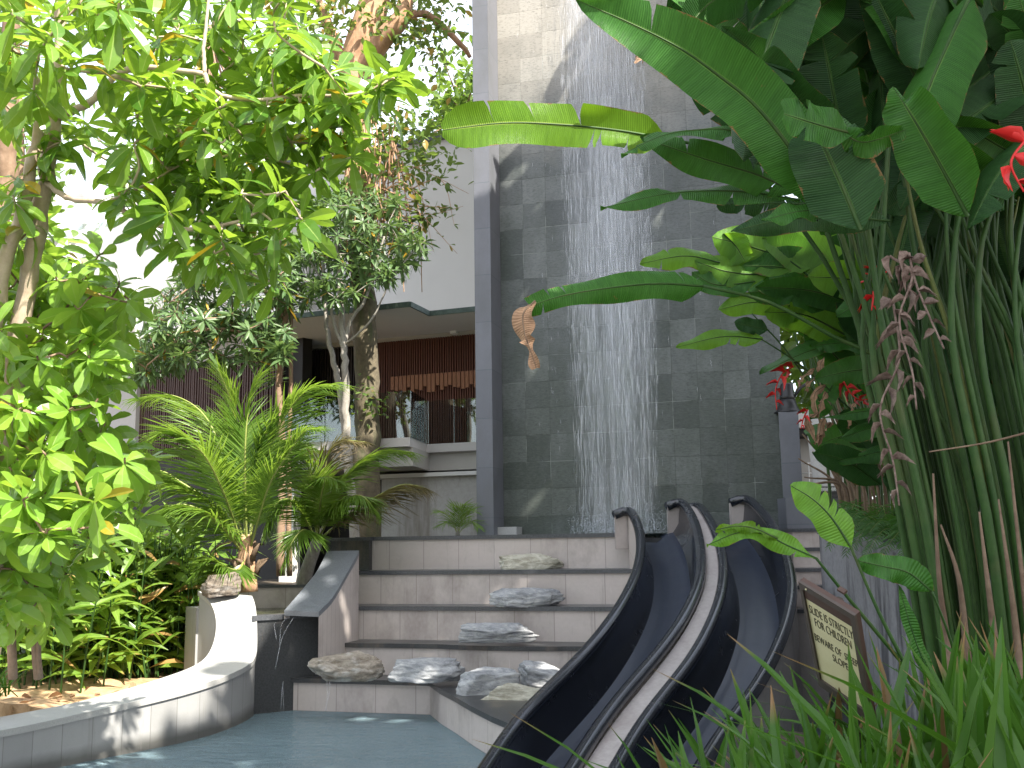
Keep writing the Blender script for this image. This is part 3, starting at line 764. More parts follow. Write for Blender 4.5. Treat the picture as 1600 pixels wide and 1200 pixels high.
# ------------------------------------------------------------------ hotel building behind
FB = FR(20)
vb = aty(650, 600, 16.0) @ FB.v
bd = thing('hotel_building', 'white walled building with slatted timber screens and a glass railed balcony', 'building', FB.P(-1, vb, 1.1))
def bx(name, mat, px0, px1, py_top, py_bot, v0, v1, pxz=None, parent=bd, bevel=0, ptop=None):
    pm = (px0 + px1) / 2
    ym = (py_top + py_bot) / 2
    a = FB.uz(px0, ym, v0)[0]; b = FB.uz(px1, ym, v0)[0]
    zt_ = FB.uz(pm, py_top, v0)[1]; zb_ = FB.uz(pm, py_bot, v0)[1]
    q = MB(); FB.box(q, a, b, v0, v1, zb_, zt_); return q.build(name, mat, parent, bevel=bevel)
bx('upper_wall', M['white_wall'], 420, 800, 228, 505, vb - .05, vb + .3)
bx('roof_coping', M['granite_dark'], 420, 800, 224, 229, vb - .12, vb + .35)
bx('lower_wall', M['grey_wall'], 420, 800, 500, 535, vb, vb + .3)
bx('back_wall', M['recess_shade'], 420, 800, 530, 700, vb + .12, vb + .3)
# slatted screens
def slats(name, mat, px0, px1, pyt, pyb, v0, n, w=.5, parent=bd, frame=FB, thick=.05, stagger=0, pybot2=None):
    q = MB(); ya = (pyt + pyb) / 2; pm = (px0 + px1) / 2
    a = frame.uz(px0, ya, v0)[0]; b = frame.uz(px1, ya, v0)[0]
    zt_ = frame.uz(pm, pyt, v0)[1]; zb_ = frame.uz(pm, pyb, v0)[1]
    for i in range(n):
        u = a + (b - a) * (i + .5) / n; h = (b - a) / n * w * .5
        dz = stagger * rnd.random()
        frame.box(q, u - h, u + h, v0 - rnd.uniform(0, .015), v0 + thick, zb_ + dz, zt_)
    return q.build(name, mat, parent)
slats('slat_screen', M['wood_red'], 588, 760, 528, 700, vb - .03, 46, .5)
slats('slat_screen', M['wood_light'], 610, 760, 583, 612, vb - .07, 23, .8, stagger=.12)
slats('slat_screen', M['wood_dark'], 455, 575, 545, 700, vb - .03, 30, .5)
bx('wall_column', M['soffit'], 428, 456, 500, 700, vb - .2, vb + .1)
q = bx('wall_light', M['white_paint'], 703, 712, 513, 521, vb - .1, vb - .002)
# canopy with copper edge: deeper on the left, stepping back on the right
vc0 = aty(640, 480, 14.0) @ FB.v; vc1 = aty(690, 480, 15.0) @ FB.v
vk1 = aty(690, 480, 14.55) @ FB.v; zc_ = FB.uz(640, 478, vc0)[1]
uA = FB.uz(380, 490, vc0)[0]; uB = FB.uz(640, 478, vc0)[0]; uC = FB.uz(670, 484, vk1)[0]; uD = FB.uz(790, 480, vk1)[0]
plan = [FB.P(uA, vc0, 0), FB.P(uB, vc0, 0), FB.P(uC, vk1, 0), FB.P(uD, vk1, 0), FB.P(uD, vb + .1, 0), FB.P(uA, vb + .1, 0)]
q = MB(); q.prism([p[:2] for p in plan], zc_ - .02, zc_ + .03); q.build('canopy', M['soffit'], bd)
q = MB()
for a, b in ((plan[0], plan[1]), (plan[1], plan[2]), (plan[2], plan[3])):
    t = (b - a) / np.linalg.norm(b - a); n_ = np.array([t[1], -t[0], 0])
    q.obox(a + n_ * .03 - t * .01 + ZD * (zc_ - .015), (b - a) + t * .02, -n_ * .06, ZD * .075)
q.build('canopy_edge', M['copper'], bd)
# balcony slab, upstand and glass
zb2 = FB.uz(640, 697, vc0)[1]; zt2 = FB.uz(640, 683, vc0)[1]
uA = FB.uz(440, 690, vc0)[0]; uB = FB.uz(640, 690, vc0)[0]; uC = FB.uz(666, 700, vc1)[0]; uD = FB.uz(790, 697, vc1)[0]
plan = [FB.P(uA, vc0, 0), FB.P(uB, vc0, 0), FB.P(uC, vc1, 0), FB.P(uD, vc1, 0), FB.P(uD, vb + .1, 0), FB.P(uA, vb + .1, 0)]
q = MB(); q.prism([p[:2] for p in plan], zb2, zt2); q.build('balcony_edge', M['band'], bd)
pl2 = [p + FB.v * .12 for p in plan[:4]] + plan[4:]
q = MB(); q.prism([p[:2] for p in pl2], zb2 - .27, zb2 - .002); q.build('balcony_beam', M['grey_wall'], bd)
zg = FB.uz(610, 612, vc0)[1]
for i in range(3):
    a, b = plan[i] + FB.v * .05, plan[i + 1] + FB.v * .05
    segs = [(0, 1)] if i == 1 else [(j / 3, (j + 1) / 3) for j in range(3)]
    for s0, s1 in segs:
        t = (b - a); p = a + t * (s0 + .004); d = t * (s1 - s0 - .008); n_ = np.array([t[1], -t[0], 0]) / np.linalg.norm(t)
        q = MB(); q.obox(p + ZD * (zt2 + .003), d, -n_ * .012, ZD * (zg - zt2)); q.build('glass_panel', M['glass'], bd)
# ground floor wall
bx('ground_wall', M['concrete'], 596, 800, 744, 870, vb - .8, vb - .5)
bx('ground_recess', M['recess_shade'], 380, 800, 700, 900, vb - .45, vb - .3)
bx('ground_lintel', M['soffit'], 560, 800, 738, 744, vb - .9, vb - .6)
bx('ground_column', M['soffit'], 437, 458, 760, 920, vb - 1.6, vb - 1.4)

# left wing, turned away
FL = FR(38)
vl = aty(440, 600, 16.2) @ FL.v
lwg = thing('hotel_wing', 'left wing of the white building with brown slatted screens behind the palms', 'building', aty(320, 800, 17.5) * [1, 1, 0] + ZD * 1.1)
def lx(name, mat, px0, px1, py_top, py_bot, v0, v1):
    pm = (px0 + px1) / 2; ym = (py_top + py_bot) / 2
    a = FL.uz(px0, ym, v0)[0]; b = FL.uz(px1, ym, v0)[0]
    q = MB(); FL.box(q, a, b, v0, v1, FL.uz(pm, py_bot, v0)[1], FL.uz(pm, py_top, v0)[1]); return q.build(name, mat, lwg)
lx('upper_wall', M['white_wall'], 215, 452, 330, 512, vl - .1, vl + .3)
lx('side_wall', M['white_wall'], 120, 214, 355, 522, vl - .12, vl + .3)
lx('canopy', M['soffit'], 90, 445, 518, 526, vl - .5, vl + .2)
lx('wall_band', M['grey_wall'], 90, 445, 526, 575, vl, vl + .3)
lx('wall_pier', M['grey_wall'], 100, 212, 575, 720, vl - .1, vl + .2)
lx('back_wall', M['recess_shade'], 205, 470, 535, 900, vl + .1, vl + .3)
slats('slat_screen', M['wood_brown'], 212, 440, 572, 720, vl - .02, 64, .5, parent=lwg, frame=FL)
lx('ground_wall', M['recess_shade'], 60, 470, 720, 930, vl - .3, vl)  # dark wall standing in for the shaded recess under the wing

# far white building, upper left, with a glass railed terrace
fb = thing('terrace_building', 'overexposed white building with a glass railed terrace behind the leaves on the left', 'building', (-15, 26, 0))
q = MB(); a = aty(-200, 372, 26); b = aty(190, 372, 26); q.obox((a[0], 26, 0), (b[0] - a[0], 0, 0), (0, 4, 0), (0, 0, b[2])); q.build('wall', M['white_wall'], fb)
q = MB(); z0 = aty(90, 372, 26)[2]; q.obox((a[0], 25.9, z0), (b[0] - a[0], 0, 0), (0, .04, 0), (0, 0, .95)); q.build('glass_rail', M['glass'], fb)
q = MB()
for i in range(9):
    x = a[0] + (b[0] - a[0]) * i / 8; q.obox((x, 25.86, z0), (.06, 0, 0), (0, .06, 0), (0, 0, 1.0))
q.build('rail_post', M['white_paint'], fb)
q = MB(); q.obox((a[0], 28.5, z0), (b[0] - a[0] - 1, 0, 0), (0, 1.5, 0), (0, 0, 2.2)); q.build('upper_wall', M['white_wall'], fb)

# ------------------------------------------------------------------ right side: retaining wall, portal, column, stairs
rw = thing('retaining_wall', 'stained grey concrete retaining wall on the right holding up the fern bed', 'retaining wall', aty(1380, 1000, 7.5) * [1, 1, 0])
R1 = aty(1279, 826, 9.3); R2 = aty(1323, 831, 8.6); R3 = aty(1467, 873, 6.4); R4 = aty(1720, 965, 4.9); R5 = aty(2300, 1100, 4.2)
RT = cr([R1, R2, R3, R4, R5], 30); q = MB(); k_ = MB(); s = 0
for i in range(29):
    a, b = RT[i], RT[i + 1]; l = np.linalg.norm((b - a)[:2]); n_ = np.array([-(b - a)[1], (b - a)[0], 0]); n_ /= np.linalg.norm(n_)
    q.quad([a[0], a[1], -.9], [b[0], b[1], -.9], b - ZD * .05, a - ZD * .05)
    q.quad([b[0] + n_[0] * .22, b[1] + n_[1] * .22, -.9], [a[0] + n_[0] * .22, a[1] + n_[1] * .22, -.9], a + n_ * .22 - ZD * .05, b + n_ * .22 - ZD * .05)
    k_.obox(a - n_ * .015 - ZD * .05, b - a, n_ * .25, ZD * .05)
q.quad([R1[0] + .1, R1[1] + .24, -.9], [R1[0], R1[1], -.9], R1 - ZD * .05, R1 + np.array([.1, .24, -.05]))
q.build('face', M['ret_wall'], rw); k_.build('coping', M['ret_wall'], rw)
# raised fern bed behind it
def rb_in(x, y):
    ys = np.interp(x, RT[:, 0], RT[:, 1]); return x > RT[0, 0] + .1 and y > ys + .2
terrain('fern_bed', M['dark_soil'], rb_in, 2.6, 12, 3.6, 14, 60, 60, lambda x, y: float(np.interp(x, RT[:, 0], RT[:, 2])) - .10 + .05 * noise.noise((x * 2, y * 2, 7)))

ss = thing('side_stairs', 'narrow brownish stone stairs beside the right hand slide', 'stairs', aty(1250, 960, 9.4) * [1, 1, 0])
for i, (py, y) in enumerate(((952, 9.55), (915, 9.75), (888, 9.95), (856, 10.2), (826, 10.5))):
    a = aty(1238, py, y); b = aty(1300, py - 1.5, y - .05)
    q = MB(); q.obox([a[0], a[1], -.6], [b[0] - a[0], b[1] - a[1], 0], [0, 1.6 - i * .2, 0], [0, 0, a[2] + .6 - .035]); q.build('riser', M['riser'], ss)
    q = MB(); q.obox([a[0] - .01, a[1] - .02, a[2] - .035], [b[0] - a[0] + .02, b[1] - a[1], 0], [0, 1.62 - i * .2, 0], [0, 0, .035]); q.build('tread', M['granite_dark'], ss, bevel=.008)
pb = MB(); a = aty(1228, 826, 11.3); b = aty(1322, 776, 11.2)
pb.obox([a[0], 11.25, 1.2], [b[0] - a[0], -.3, 0], [0, .35, 0], [0, 0, b[2] - 1.2])
tag(pb.build('parapet_wall', M['pillar'], origin=[a[0], 11.25, 1.2], bevel=.008), 'low dark grey parapet at the top of the side stairs', 'parapet')

po = thing('concrete_portal', 'grey concrete doorway with a white wire grid beside the short pillar', 'doorway', aty(1268, 780, 12.4))
def py_(name, mat, px0, px1, pt, pb_, y, d):
    a = aty(px0, pb_, y); b = aty(px1, pt, y); q = MB(); q.obox([a[0], y, a[2]], [b[0] - a[0], 0, 0], [0, d, 0], [0, 0, b[2] - a[2]]); return q.build(name, mat, po)
py_('beam', M['soffit'], 1247, 1330, 645, 668, 12.2, .3)
py_('back_wall', M['grey_wall'], 1247, 1345, 668, 800, 12.6, .2)
py_('recess_edge', M['recess_shade'], 1247, 1345, 668, 682, 12.25, .3)
q = MB()
for i in range(5):
    a = aty(1249 + i * 14, 724, 12.1); b = aty(1249 + i * 14, 790, 12.1); q.tube([a, [a[0], a[1], b[2]]], .007, 5)
for j in range(5):
    a = aty(1245, 724 + j * 15.5, 12.11); b = aty(1306, 723 + j * 15.5, 12.11); q.tube([a, [b[0], b[1], a[2]]], .007, 5)
q.build('wire_grid', M['white_paint'], po)
a = aty(1305, 840, 11.4); q = MB(); h = aty(1300, 640, 11.4)[2]; q.tube([[a[0], 11.4, 1.2], [a[0] - .06, 11.4, 1.2 + (h - 1.2) / 2], [a[0] - .12, 11.4, h]], [.15, .14, .135], 20)
tag(q.build('concrete_column', M['concrete'], origin=[a[0], 11.4, 1.2]), 'round leaning concrete column behind the dry flower stalks', 'column')

# lamps
lp = thing('garden_lamp', 'black cone shaped lamp standing on the short grey pillar', 'lamp', W((ud + ue) / 2, VW - .1, zt))
q = MB(); c0 = W((ud + ue) / 2, VW - .1, zt); 
q.tube([c0 + ZD * z for z in (0.002, .012, .03, .09, .16)], [.165, .165, .14, .11, .095], 20); q.build('shade', M['black_metal'], lp)
q = MB(); q.tube([c0 + ZD * z for z in (.16, .2, .34, .36)], [.095, .085, .075, .06], 18); q.build('housing', M['black_metal'], lp)
q = MB(); q.tube([c0 + np.array([.05, -.02, .16]), c0 + np.array([.16, -.02, .30]), c0 + np.array([.34, .02, .42])], .018, 8); q.build('bracket', M['black_metal'], lp)
fl = thing('flood_light', 'flat black flood light on the low parapet by the round column', 'lamp', aty(1292, 778, 10.9))
a = aty(1268, 772, 10.9); b = aty(1316, 761, 10.9); q = MB(); q.obox([a[0], 10.85, a[2] + .02], [b[0] - a[0], 0, 0], [0, .2, .02], [0, 0, b[2] - a[2] - .02]); q.build('housing', M['black_metal'], fl, bevel=.01)
q = MB(); q.obox([a[0] + .03, 10.9, a[2] - .04], [.27, 0, 0], [0, .1, 0], [0, 0, .06]); q.build('bracket', M['black_metal'], fl)
q = MB(); q.obox([a[0] + .02, 10.846, a[2] + .03], [.30, 0, 0], [0, .004, 0], [0, 0, .035]); q.build('lens', M['glass'], fl)
# ------------------------------------------------------------------ slides
def rimz(y):
    return np.interp(y, [5.0, 6.2, 7.0, 10.55, 10.9, 11.3, 12.5], [.16, .22, .40, 1.86, 1.98, 2.05, 2.05])
def rim_pts(px):
    return [tprofile(x, y, rimz, 4.5, 11.25) for x, y in px]
LA = rim_pts([(985, 797), (998, 823), (1002, 855), (997, 890), (984, 922), (955, 970), (915, 1020), (870, 1066), (810, 1126), (765, 1192), (730, 1245)])
RA = rim_pts([(1066, 784), (1084, 812), (1094, 850), (1096, 890), (1090, 920), (1068, 967), (1036, 1013), (1000, 1056), (958, 1105), (915, 1168), (880, 1225)])
LB = rim_pts([(1092, 790), (1112, 818), (1126, 855), (1131, 893), (1127, 930), (1110, 978), (1082, 1030), (1050, 1072), (1010, 1122), (972, 1185), (940, 1245)])
RB = rim_pts([(1168, 778), (1196, 806), (1222, 850), (1235, 895), (1238, 930), (1226, 985), (1202, 1040), (1172, 1090), (1130, 1145), (1090, 1210), (1055, 1270)])
NS = 44
def eq(P):
    Q = cr(P, 200); return Q
def paired(L, R):
    """two rims sampled at equal fractions of their length"""
    out = []
    for P in (L, R):
        Q = cr(P, 300); d = np.concatenate([[0], np.cumsum(np.linalg.norm(np.diff(Q, axis=0), axis=1))]); t = np.linspace(0, d[-1], NS)
        out.append(np.stack([np.interp(t, d, Q[:, k]) for k in range(3)], 1))
    return out
def smooth(P, n=3):
    P = P.copy()
    for _ in range(n):
        P[1:-1] = (P[:-2] + 2 * P[1:-1] + P[2:]) / 4
    return P
def norm_(v): return v / (np.linalg.norm(v) + 1e-12)
def make_slide(L, R, label):
    L, R = paired(L, R); L = smooth(L, 4); R = smooth(R, 4)
    th = thing('water_slide', label, 'slide', (L[-1] + R[-1]) / 2 * [1, 1, 0], group='black water slides for children')
    secs = []; cum = 0
    shell = MB(); bed = MB(); lipL = MB(); lipR = MB(); clad = MB()
    sec = []
    for i in range(NS):
        l, r = L[i], R[i]; c = (r - l) * [1, 1, 0]; w = np.linalg.norm(c); c /= w
        D = .34
        def pt(side, x, z):  # x inwards from the rim
            return (l + c * x if side == 0 else r - c * x) + ZD * z
        fl = min(.13, w * .22)
        sec.append(dict(
            inL=[pt(0, .025, -.01), pt(0, .04, -.12), pt(0, .055, -.24), pt(0, fl * .75, -D + .04), pt(0, fl, -D)],
            inR=[pt(1, .025, -.01), pt(1, .04, -.12), pt(1, .055, -.24), pt(1, fl * .75, -D + .04), pt(1, fl, -D)],
            bed=[pt(0, fl, -D), pt(0, w * .3, -D - .012), pt(0, w * .5, -D - .018), pt(1, w * .3, -D - .012), pt(1, fl, -D)],
            outL=[pt(0, -.03, 0), pt(0, -.035, -.3), np.array([*(pt(0, -.035, 0)[:2]), -.7])],
            outR=[pt(1, -.03, 0), pt(1, -.035, -.3), np.array([*(pt(1, -.035, 0)[:2]), -.7])]))
    bk_ = L[0] - L[1]; bk_ = norm_(bk_ * [1, 1, 0]) * .3
    sec0 = {k: [p + bk_ for p in v] for k, v in sec[0].items()}; ext = [sec0] + sec
    def strip(mb, key, flip=False, smooth_=True):
        sec = ext if not key.startswith('out') else ext[1:]
        n = len(sec[0][key]); V = []; UV = []; s = 0
        for i in range(len(sec)):
            if i: s += np.linalg.norm(sec[i][key][0] - sec[i - 1][key][0])
            x = 0
            for j in range(n):
                if j: x += np.linalg.norm(sec[i][key][j] - sec[i][key][j - 1])
                V.append(sec[i][key][j]); UV.append((x, s))
        F = []; uv = []
        for i in range(len(sec) - 1):
            for j in range(n - 1):
                ids = [i * n + j, i * n + j + 1, (i + 1) * n + j + 1, (i + 1) * n + j]
                if flip: ids = ids[::-1]
                F.append(ids); uv.append([UV[k] for k in ids])
        mb.add(V, F, uv, smooth=smooth_)
    strip(shell, 'inL', True); strip(shell, 'inR'); strip(bed, 'bed', True)
    strip(clad, 'outL'); strip(clad, 'outR', True)
    shell.build('channel', M['slide_shell'], th); bed.build('slide_bed', M['slide_bed'], th); clad.build('cladding', M['riser'], th)
    # rolled lips: a flattened tube along each rim, turned inwards at the top end over a short transverse panel
    for P, sgn, nm in ((L, 1, 0), (R, -1, 1)):
        lip = MB(); c0 = (R[0] - L[0]) * [1, 1, 0]; c0 /= np.linalg.norm(c0)
        back = P[0] - P[1]; back = back * [1, 1, 0]; back /= np.linalg.norm(back)
        top = [P[0] + back * .02 - c0 * .19 - ZD * .05, P[0] + back * .06 - c0 * .09 - ZD * .01]
        lip.tube(smooth(np.vstack([top, P]), 1), .050, 14)
        lip.build('rim', M['slide_shell'], th)
        pnl = MB(); o = P[0] - c0 * .19 + back * .0
        pnl.obox(o + back * .02 - ZD * .42, c0 * .19, back * .05, ZD * .40)
        pnl.build('end_panel', M['riser'], th)
    return L, R
La, Ra = make_slide(LA, RA, 'left hand black slide curving down from the waterfall into the pool')
Lb, Rb = make_slide(LB, RB, 'right hand black slide curving down behind the grass and the sign')
dv_ = MB(); s = 0
off = .045
for i in range(NS - 1):
    def e(i):
        c = (Lb[i] - Ra[i]) * [1, 1, 0]; c = c / np.linalg.norm(c); zz = (Ra[i][2] + Lb[i][2]) / 2 - .02
        a = Ra[i] + c * off; b = Lb[i] - c * off; return np.array([a[0], a[1], zz]), np.array([b[0], b[1], zz])
    a, b = e(i); c, d = e(i + 1); l = np.linalg.norm(c - a)
    dv_.add([a, c, d, b], [(0, 1, 2, 3)], [[(0, s), (0, s + l), (.2, s + l), (.2, s)]])
    lo = lambda p: np.array([p[0], p[1], -.8])
    dv_.quad(lo(a), lo(c), c, a); dv_.quad(lo(d), lo(b), b, d)
    s += l
a, b = e(0); dv_.quad(lo(b), lo(a), a, b)
tag(dv_.build('slide_divider', stone_mat('divider', (0.40, 0.36, 0.35), (0.50, 0.46, 0.45), 30, 0.7, 0.15, stain=(.30, .26, .25)), origin=Ra[-1] * [1, 1, 0], smooth=False), 'narrow pinkish grey strip running down between the two slides', 'divider wall')

# ------------------------------------------------------------------ rocks
import bmesh
def rock(label, px, py, wpx, hpx, y, mat, seed, rot=0, depth=.6, flat=.35, group='flat rocks on the steps', tilt=0, sub=5, cuts=16, z_at=None):
    r = random.Random(seed)
    bm = bmesh.new(); bmesh.ops.create_icosphere(bm, subdivisions=sub, radius=1)
    P = np.array([v.co[:] for v in bm.verts])
    for k in range(cuts):
        n = np.array([r.gauss(0, 1), r.gauss(0, 1), r.gauss(0, 1.0)]); n /= np.linalg.norm(n); d = r.uniform(.62, .9)
        if k == 0: n = np.array([r.gauss(0, .12), r.gauss(0, .12) - .15, 1.0]); n /= np.linalg.norm(n); d = .62
        if k == 1: n = np.array([0, 0, -1.0]); d = .55
        e = P @ n - d; msk = e > 0; P[msk] -= n * (e[msk] * .93)[:, None]
    lay = lambda z: abs((z * 5.5) % 1 - .5)
    for i in range(len(P)):
        p = P[i]; q = Vector(p * 1.0) + Vector((seed * 3.1, 0, 0))
        nn = .13 * noise.noise(q * 1.6) + .07 * noise.noise(Vector((q.x * 3, q.y * 3, q.z * 9))) + .035 * noise.noise(q * 9)
        nn += .03 * lay(p[2] + .12 * noise.noise(q * 2)) - .02
        P[i] = p * (1 + nn)
    lo, hi = P.min(0), P.max(0); P = (P - (lo + hi) / 2) / (hi - lo)
    W_m = wpx / FPX * y; H_m = hpx / FPX * y
    P *= [W_m, W_m * depth, H_m]
    c_, s_ = math.cos(rot), math.sin(rot); P = P @ np.array([[c_, s_, 0], [-s_, c_, 0], [0, 0, 1]])
    ct, st_ = math.cos(tilt), math.sin(tilt); P = P @ np.array([[ct, 0, st_], [0, 1, 0], [-st_, 0, ct]])
    c0 = aty(px, py, y)
    for v, p in zip(bm.verts, P): v.co = p
    me = bpy.data.meshes.new('rock'); bm.to_mesh(me); bm.free()
    for p in me.polygons: p.use_smooth = True
    me.materials.append(M[mat])
    o = bpy.data.objects.new('rock', me); COL.objects.link(o); o.location = c0
    return tag(o, label, 'rock', group)
rock('long flat grey rock alone on the topmost rocky step', 830, 880, 102, 30, 11.28, 'rock_pale', 1, depth=.32)
rock('flat grey rock with a pointed right end on the second rocky step from the top', 824, 934, 118, 30, 10.82, 'rock_grey', 2, depth=.32)
rock('thick slab like blue grey rock on the curved middle step', 779, 989, 124, 31, 10.30, 'rock_grey', 3, depth=.34)
rock('large brown streaked rock on the lowest step at the left', 541, 1041, 118, 44, 9.98, 'rock_tan', 14, depth=.5)
rock('pale low rock on the lowest step, second from the left', 666, 1047, 118, 36, 9.92, 'rock_grey', 15, depth=.5)
rock('rounded pale grey rock at the left of the cluster of three by the slide', 762, 1070, 104, 54, 9.45, 'rock_grey', 26, depth=.7, tilt=.1)
rock('grey rock at the back of the cluster of three leaning by the slide rim', 850, 1062, 84, 48, 9.62, 'rock_grey', 17, depth=.7, tilt=-.25)
rock('big yellowish flat rock at the front of the cluster of three by the slide', 803, 1096, 132, 52, 9.10, 'rock_pale', 8, depth=.6, tilt=-.06)
rock('dark brown rounded rock on the tall end of the planter wall', 345, 914, 60, 37, 10.5, 'rock_brown', 19, depth=.8, group=None, tilt=.08)

# ------------------------------------------------------------------ sign
def sign():
    TL = np.array(aty(1252, 905, 3.0)); TR = np.array(aty(1340, 958, 2.85)); BL = np.array(aty(1276, 1062, 3.31))
    X = TR - TL; w = np.linalg.norm(X); X /= w; Dn = BL - TL; Dn = Dn - X * (Dn @ X) ; h = np.linalg.norm(Dn); Dn /= h
    N = np.cross(X, -Dn); N /= np.linalg.norm(N)
    if N @ (CAM - TL) < 0: N = -N
    th = thing('notice_sign', 'leaning dark framed brass notice saying the slide is strictly for children, standing in the grass', 'sign', TL + Dn * h + X * w / 2 - ZD * .45)
    P = lambda x, y, z=0: TL + X * x + Dn * y + N * z
    fw = .020
    q = MB(); q.obox(P(0, 0, -.010), X * w, Dn * h, N * .014); q.build('board', M['sign_edge'], th, bevel=.002)
    q = MB()
    q.obox(P(0, 0, .0042), X * w, Dn * fw * 1.2, N * .009); q.obox(P(0, h - fw * 1.8, .0042), X * w, Dn * fw * 1.8, N * .009)
    q.obox(P(0, fw * 1.2, .0042), X * fw * .6, Dn * (h - fw * 3), N * .009); q.obox(P(w - fw * .9, fw * 1.2, .0042), X * fw * .9, Dn * (h - fw * 3), N * .009)
    q.build('frame', M['sign_wood'], th, bevel=.0015)
    px0, px1, py0, py1 = fw * .6, w - fw * .9, fw * 1.2, h - fw * 1.8
    q = MB(); q.obox(P(px0, py0, .0042), X * (px1 - px0), Dn * (py1 - py0), N * .0022); pn = q.build('brass_panel', M['brass'], th)
    q = MB(); q.obox(P(px0, py0, .0066), X * (px1 - px0), Dn * (py1 - py0) * .10, N * .002); q.build('plate_edge', M['sign_edge'], th)
    # lettering
    rot = Matrix((( X[0], -Dn[0], N[0]), (X[1], -Dn[1], N[1]), (X[2], -Dn[2], N[2])))
    lines = [('SLIDE IS STRICTLY', .20, 1.0, .085), ('FOR CHILDREN', .32, .84, .085), ('BEWARE OF  STEEP', .50, 1.0, .075), ('SLOPE', .615, .36, .075)]
    pw, ph = px1 - px0, py1 - py0
    dg = None
    for txt, ty, frac, th_ in lines:
        cu = bpy.data.curves.new('lettering', 'FONT'); cu.body = txt; cu.align_x = 'CENTER'; cu.align_y = 'CENTER'; cu.extrude = .02; cu.offset = -.012; cu.size = 1
        ob = bpy.data.objects.new('lettering', cu); COL.objects.link(ob)
        bpy.context.view_layer.update(); dg = bpy.context.evaluated_depsgraph_get()
        me = bpy.data.meshes.new_from_object(ob.evaluated_get(dg)); COL.objects.unlink(ob); bpy.data.objects.remove(ob)
        co = np.array([v.co[:] for v in me.vertices]); sx = pw * .92 * frac / (co[:, 0].max() - co[:, 0].min()); sy = th_ * ph / (co[:, 1].max() - co[:, 1].min())
        cx = (co[:, 0].max() + co[:, 0].min()) / 2; cy = (co[:, 1].max() + co[:, 1].min()) / 2
        c0 = P(px0 + pw * .5 + (0.0 if frac > .5 else pw * .06), py0 + ph * ty, .0072)
        for v, c in zip(me.vertices, co):
            v.co = Vector(c0 + X * (c[0] - cx) * sx - Dn * (c[1] - cy) * sy + N * c[2] * .03 - np.array(th['_o']))
        me.materials.clear(); me.materials.append(M['letter'])
        o = bpy.data.objects.new('lettering', me); COL.objects.link(o); o.parent = pn
    q = MB(); c = P(w * .5, h * .5, -.03); q.tube([c - Dn * h * .40, c + Dn * h * .5, c + Dn * h * .5 + Dn * .1 - ZD * .45], .018, 8); q.build('post', M['sign_wood'], th)
    q = MB(); c = P(w * .55, -.006, -.025); q.obox(c, X * .025, -N * .015, -Dn * .008); q.build('bracket', M['sign_edge'], th)
    q = MB(); c = P(w * .14, fw * .6, .0132); q.tube([c, c + N * .003], .003, 10); q.build('screw', M['brass'], th)
sign()
# ------------------------------------------------------------------ plant helpers
def norm(v): return v / (np.linalg.norm(v) + 1e-12)
def leaf_tpl(stations, droop, fold, wave=0.0):
    """leaf along +y, width along x; stations = [(t, halfwidth)], droop bends towards -z"""
    V = []; UV = []; n = len(stations)
    for i, (t, w) in enumerate(stations):
        a = droop * t; y = t * (1 - .18 * abs(droop) * t); z = -droop * t * t * .5
        wz = wave * math.sin(t * 9)
        V += [(-w, y, z + w * fold + wz), (0, y, z), (w, y, z + w * fold - wz)]; UV += [(t, 0), (t, .5), (t, 1)]
    F = []
    for i in range(n - 1):
        a = i * 3; F += [(a, a + 1, a + 4, a + 3), (a + 1, a + 2, a + 5, a + 4)]
    return (V, F, UV)
OBO = [(0, .012), (.14, .04), (.36, .105), (.6, .155), (.8, .14), (.93, .075), (1, .005)]
OBO_W = [(t, w * 1.25) for t, w in OBO]
LAN = [(0, .012), (.15, .05), (.4, .085), (.65, .07), (.85, .035), (1, .004)]
SML = [(0, .02), (.3, .085), (.65, .10), (1, .01)]
T_BIG = [leaf_tpl(OBO, d, f, w) for d, f, w in ((.3, .25, 0), (.6, .3, .012), (.9, .15, .01), (1.2, .2, 0), (.1, .35, .01))]
T_SHR = [leaf_tpl(OBO_W, d, f, w) for d, f, w in ((.3, .25, 0), (.7, .3, .015), (1.0, .15, .01), (.1, .35, 0))]
T_LAN = [leaf_tpl(LAN, d, f, w) for d, f, w in ((.4, .25, 0), (.9, .3, .01), (1.4, .2, .01), (1.9, .3, 0))]
T_GIN = [leaf_tpl([(t, w * 1.25) for t, w in LAN], d, f, w_) for d, f, w_ in ((.4, .25, 0), (.9, .3, .01), (1.4, .2, .01), (1.9, .3, 0))]
T_SML = [leaf_tpl(SML, d, f) for d, f in ((.3, .2), (.7, .1), (0, .3))]
T_OVL = [leaf_tpl([(0, .02), (.25, .2), (.55, .25), (.85, .12), (1, .01)], d, f) for d, f in ((.3, .2), (.8, .1), (0, .3))]

def leaf_frame(pos, d, up, L, roll=0.0):
    d = norm(d); x = norm(np.cross(d, up)); z = np.cross(x, d)
    c, s_ = math.cos(roll), math.sin(roll); x2 = x * c + z * s_; z2 = -x * s_ + z * c
    return [x2 * L, d * L, z2 * L, pos]
def rosette(pos, axis, n, L, r, spread=(55, 105), up=ZD):
    out = []; axis = norm(np.asarray(axis, float)); p = norm(np.cross(axis, [0.3, 0.9, 0.2])); q = np.cross(axis, p); a0 = r.random() * 7
    for i in range(n):
        az = a0 + i * 2.399 + r.gauss(0, .15); f = i / max(n - 1, 1)
        el = math.radians(spread[1] + (spread[0] - spread[1]) * f + r.gauss(0, 9))
        d = axis * math.cos(el) + (p * math.cos(az) + q * math.sin(az)) * math.sin(el)
        l = L * (1.05 - .35 * f) * r.uniform(.8, 1.15)
        u = axis if abs(d @ axis) < .95 else ZD
        out.append(leaf_frame(pos - axis * (1 - f) * L * .18, d, u + ZD * .3, l, r.gauss(0, .25)))
    return out
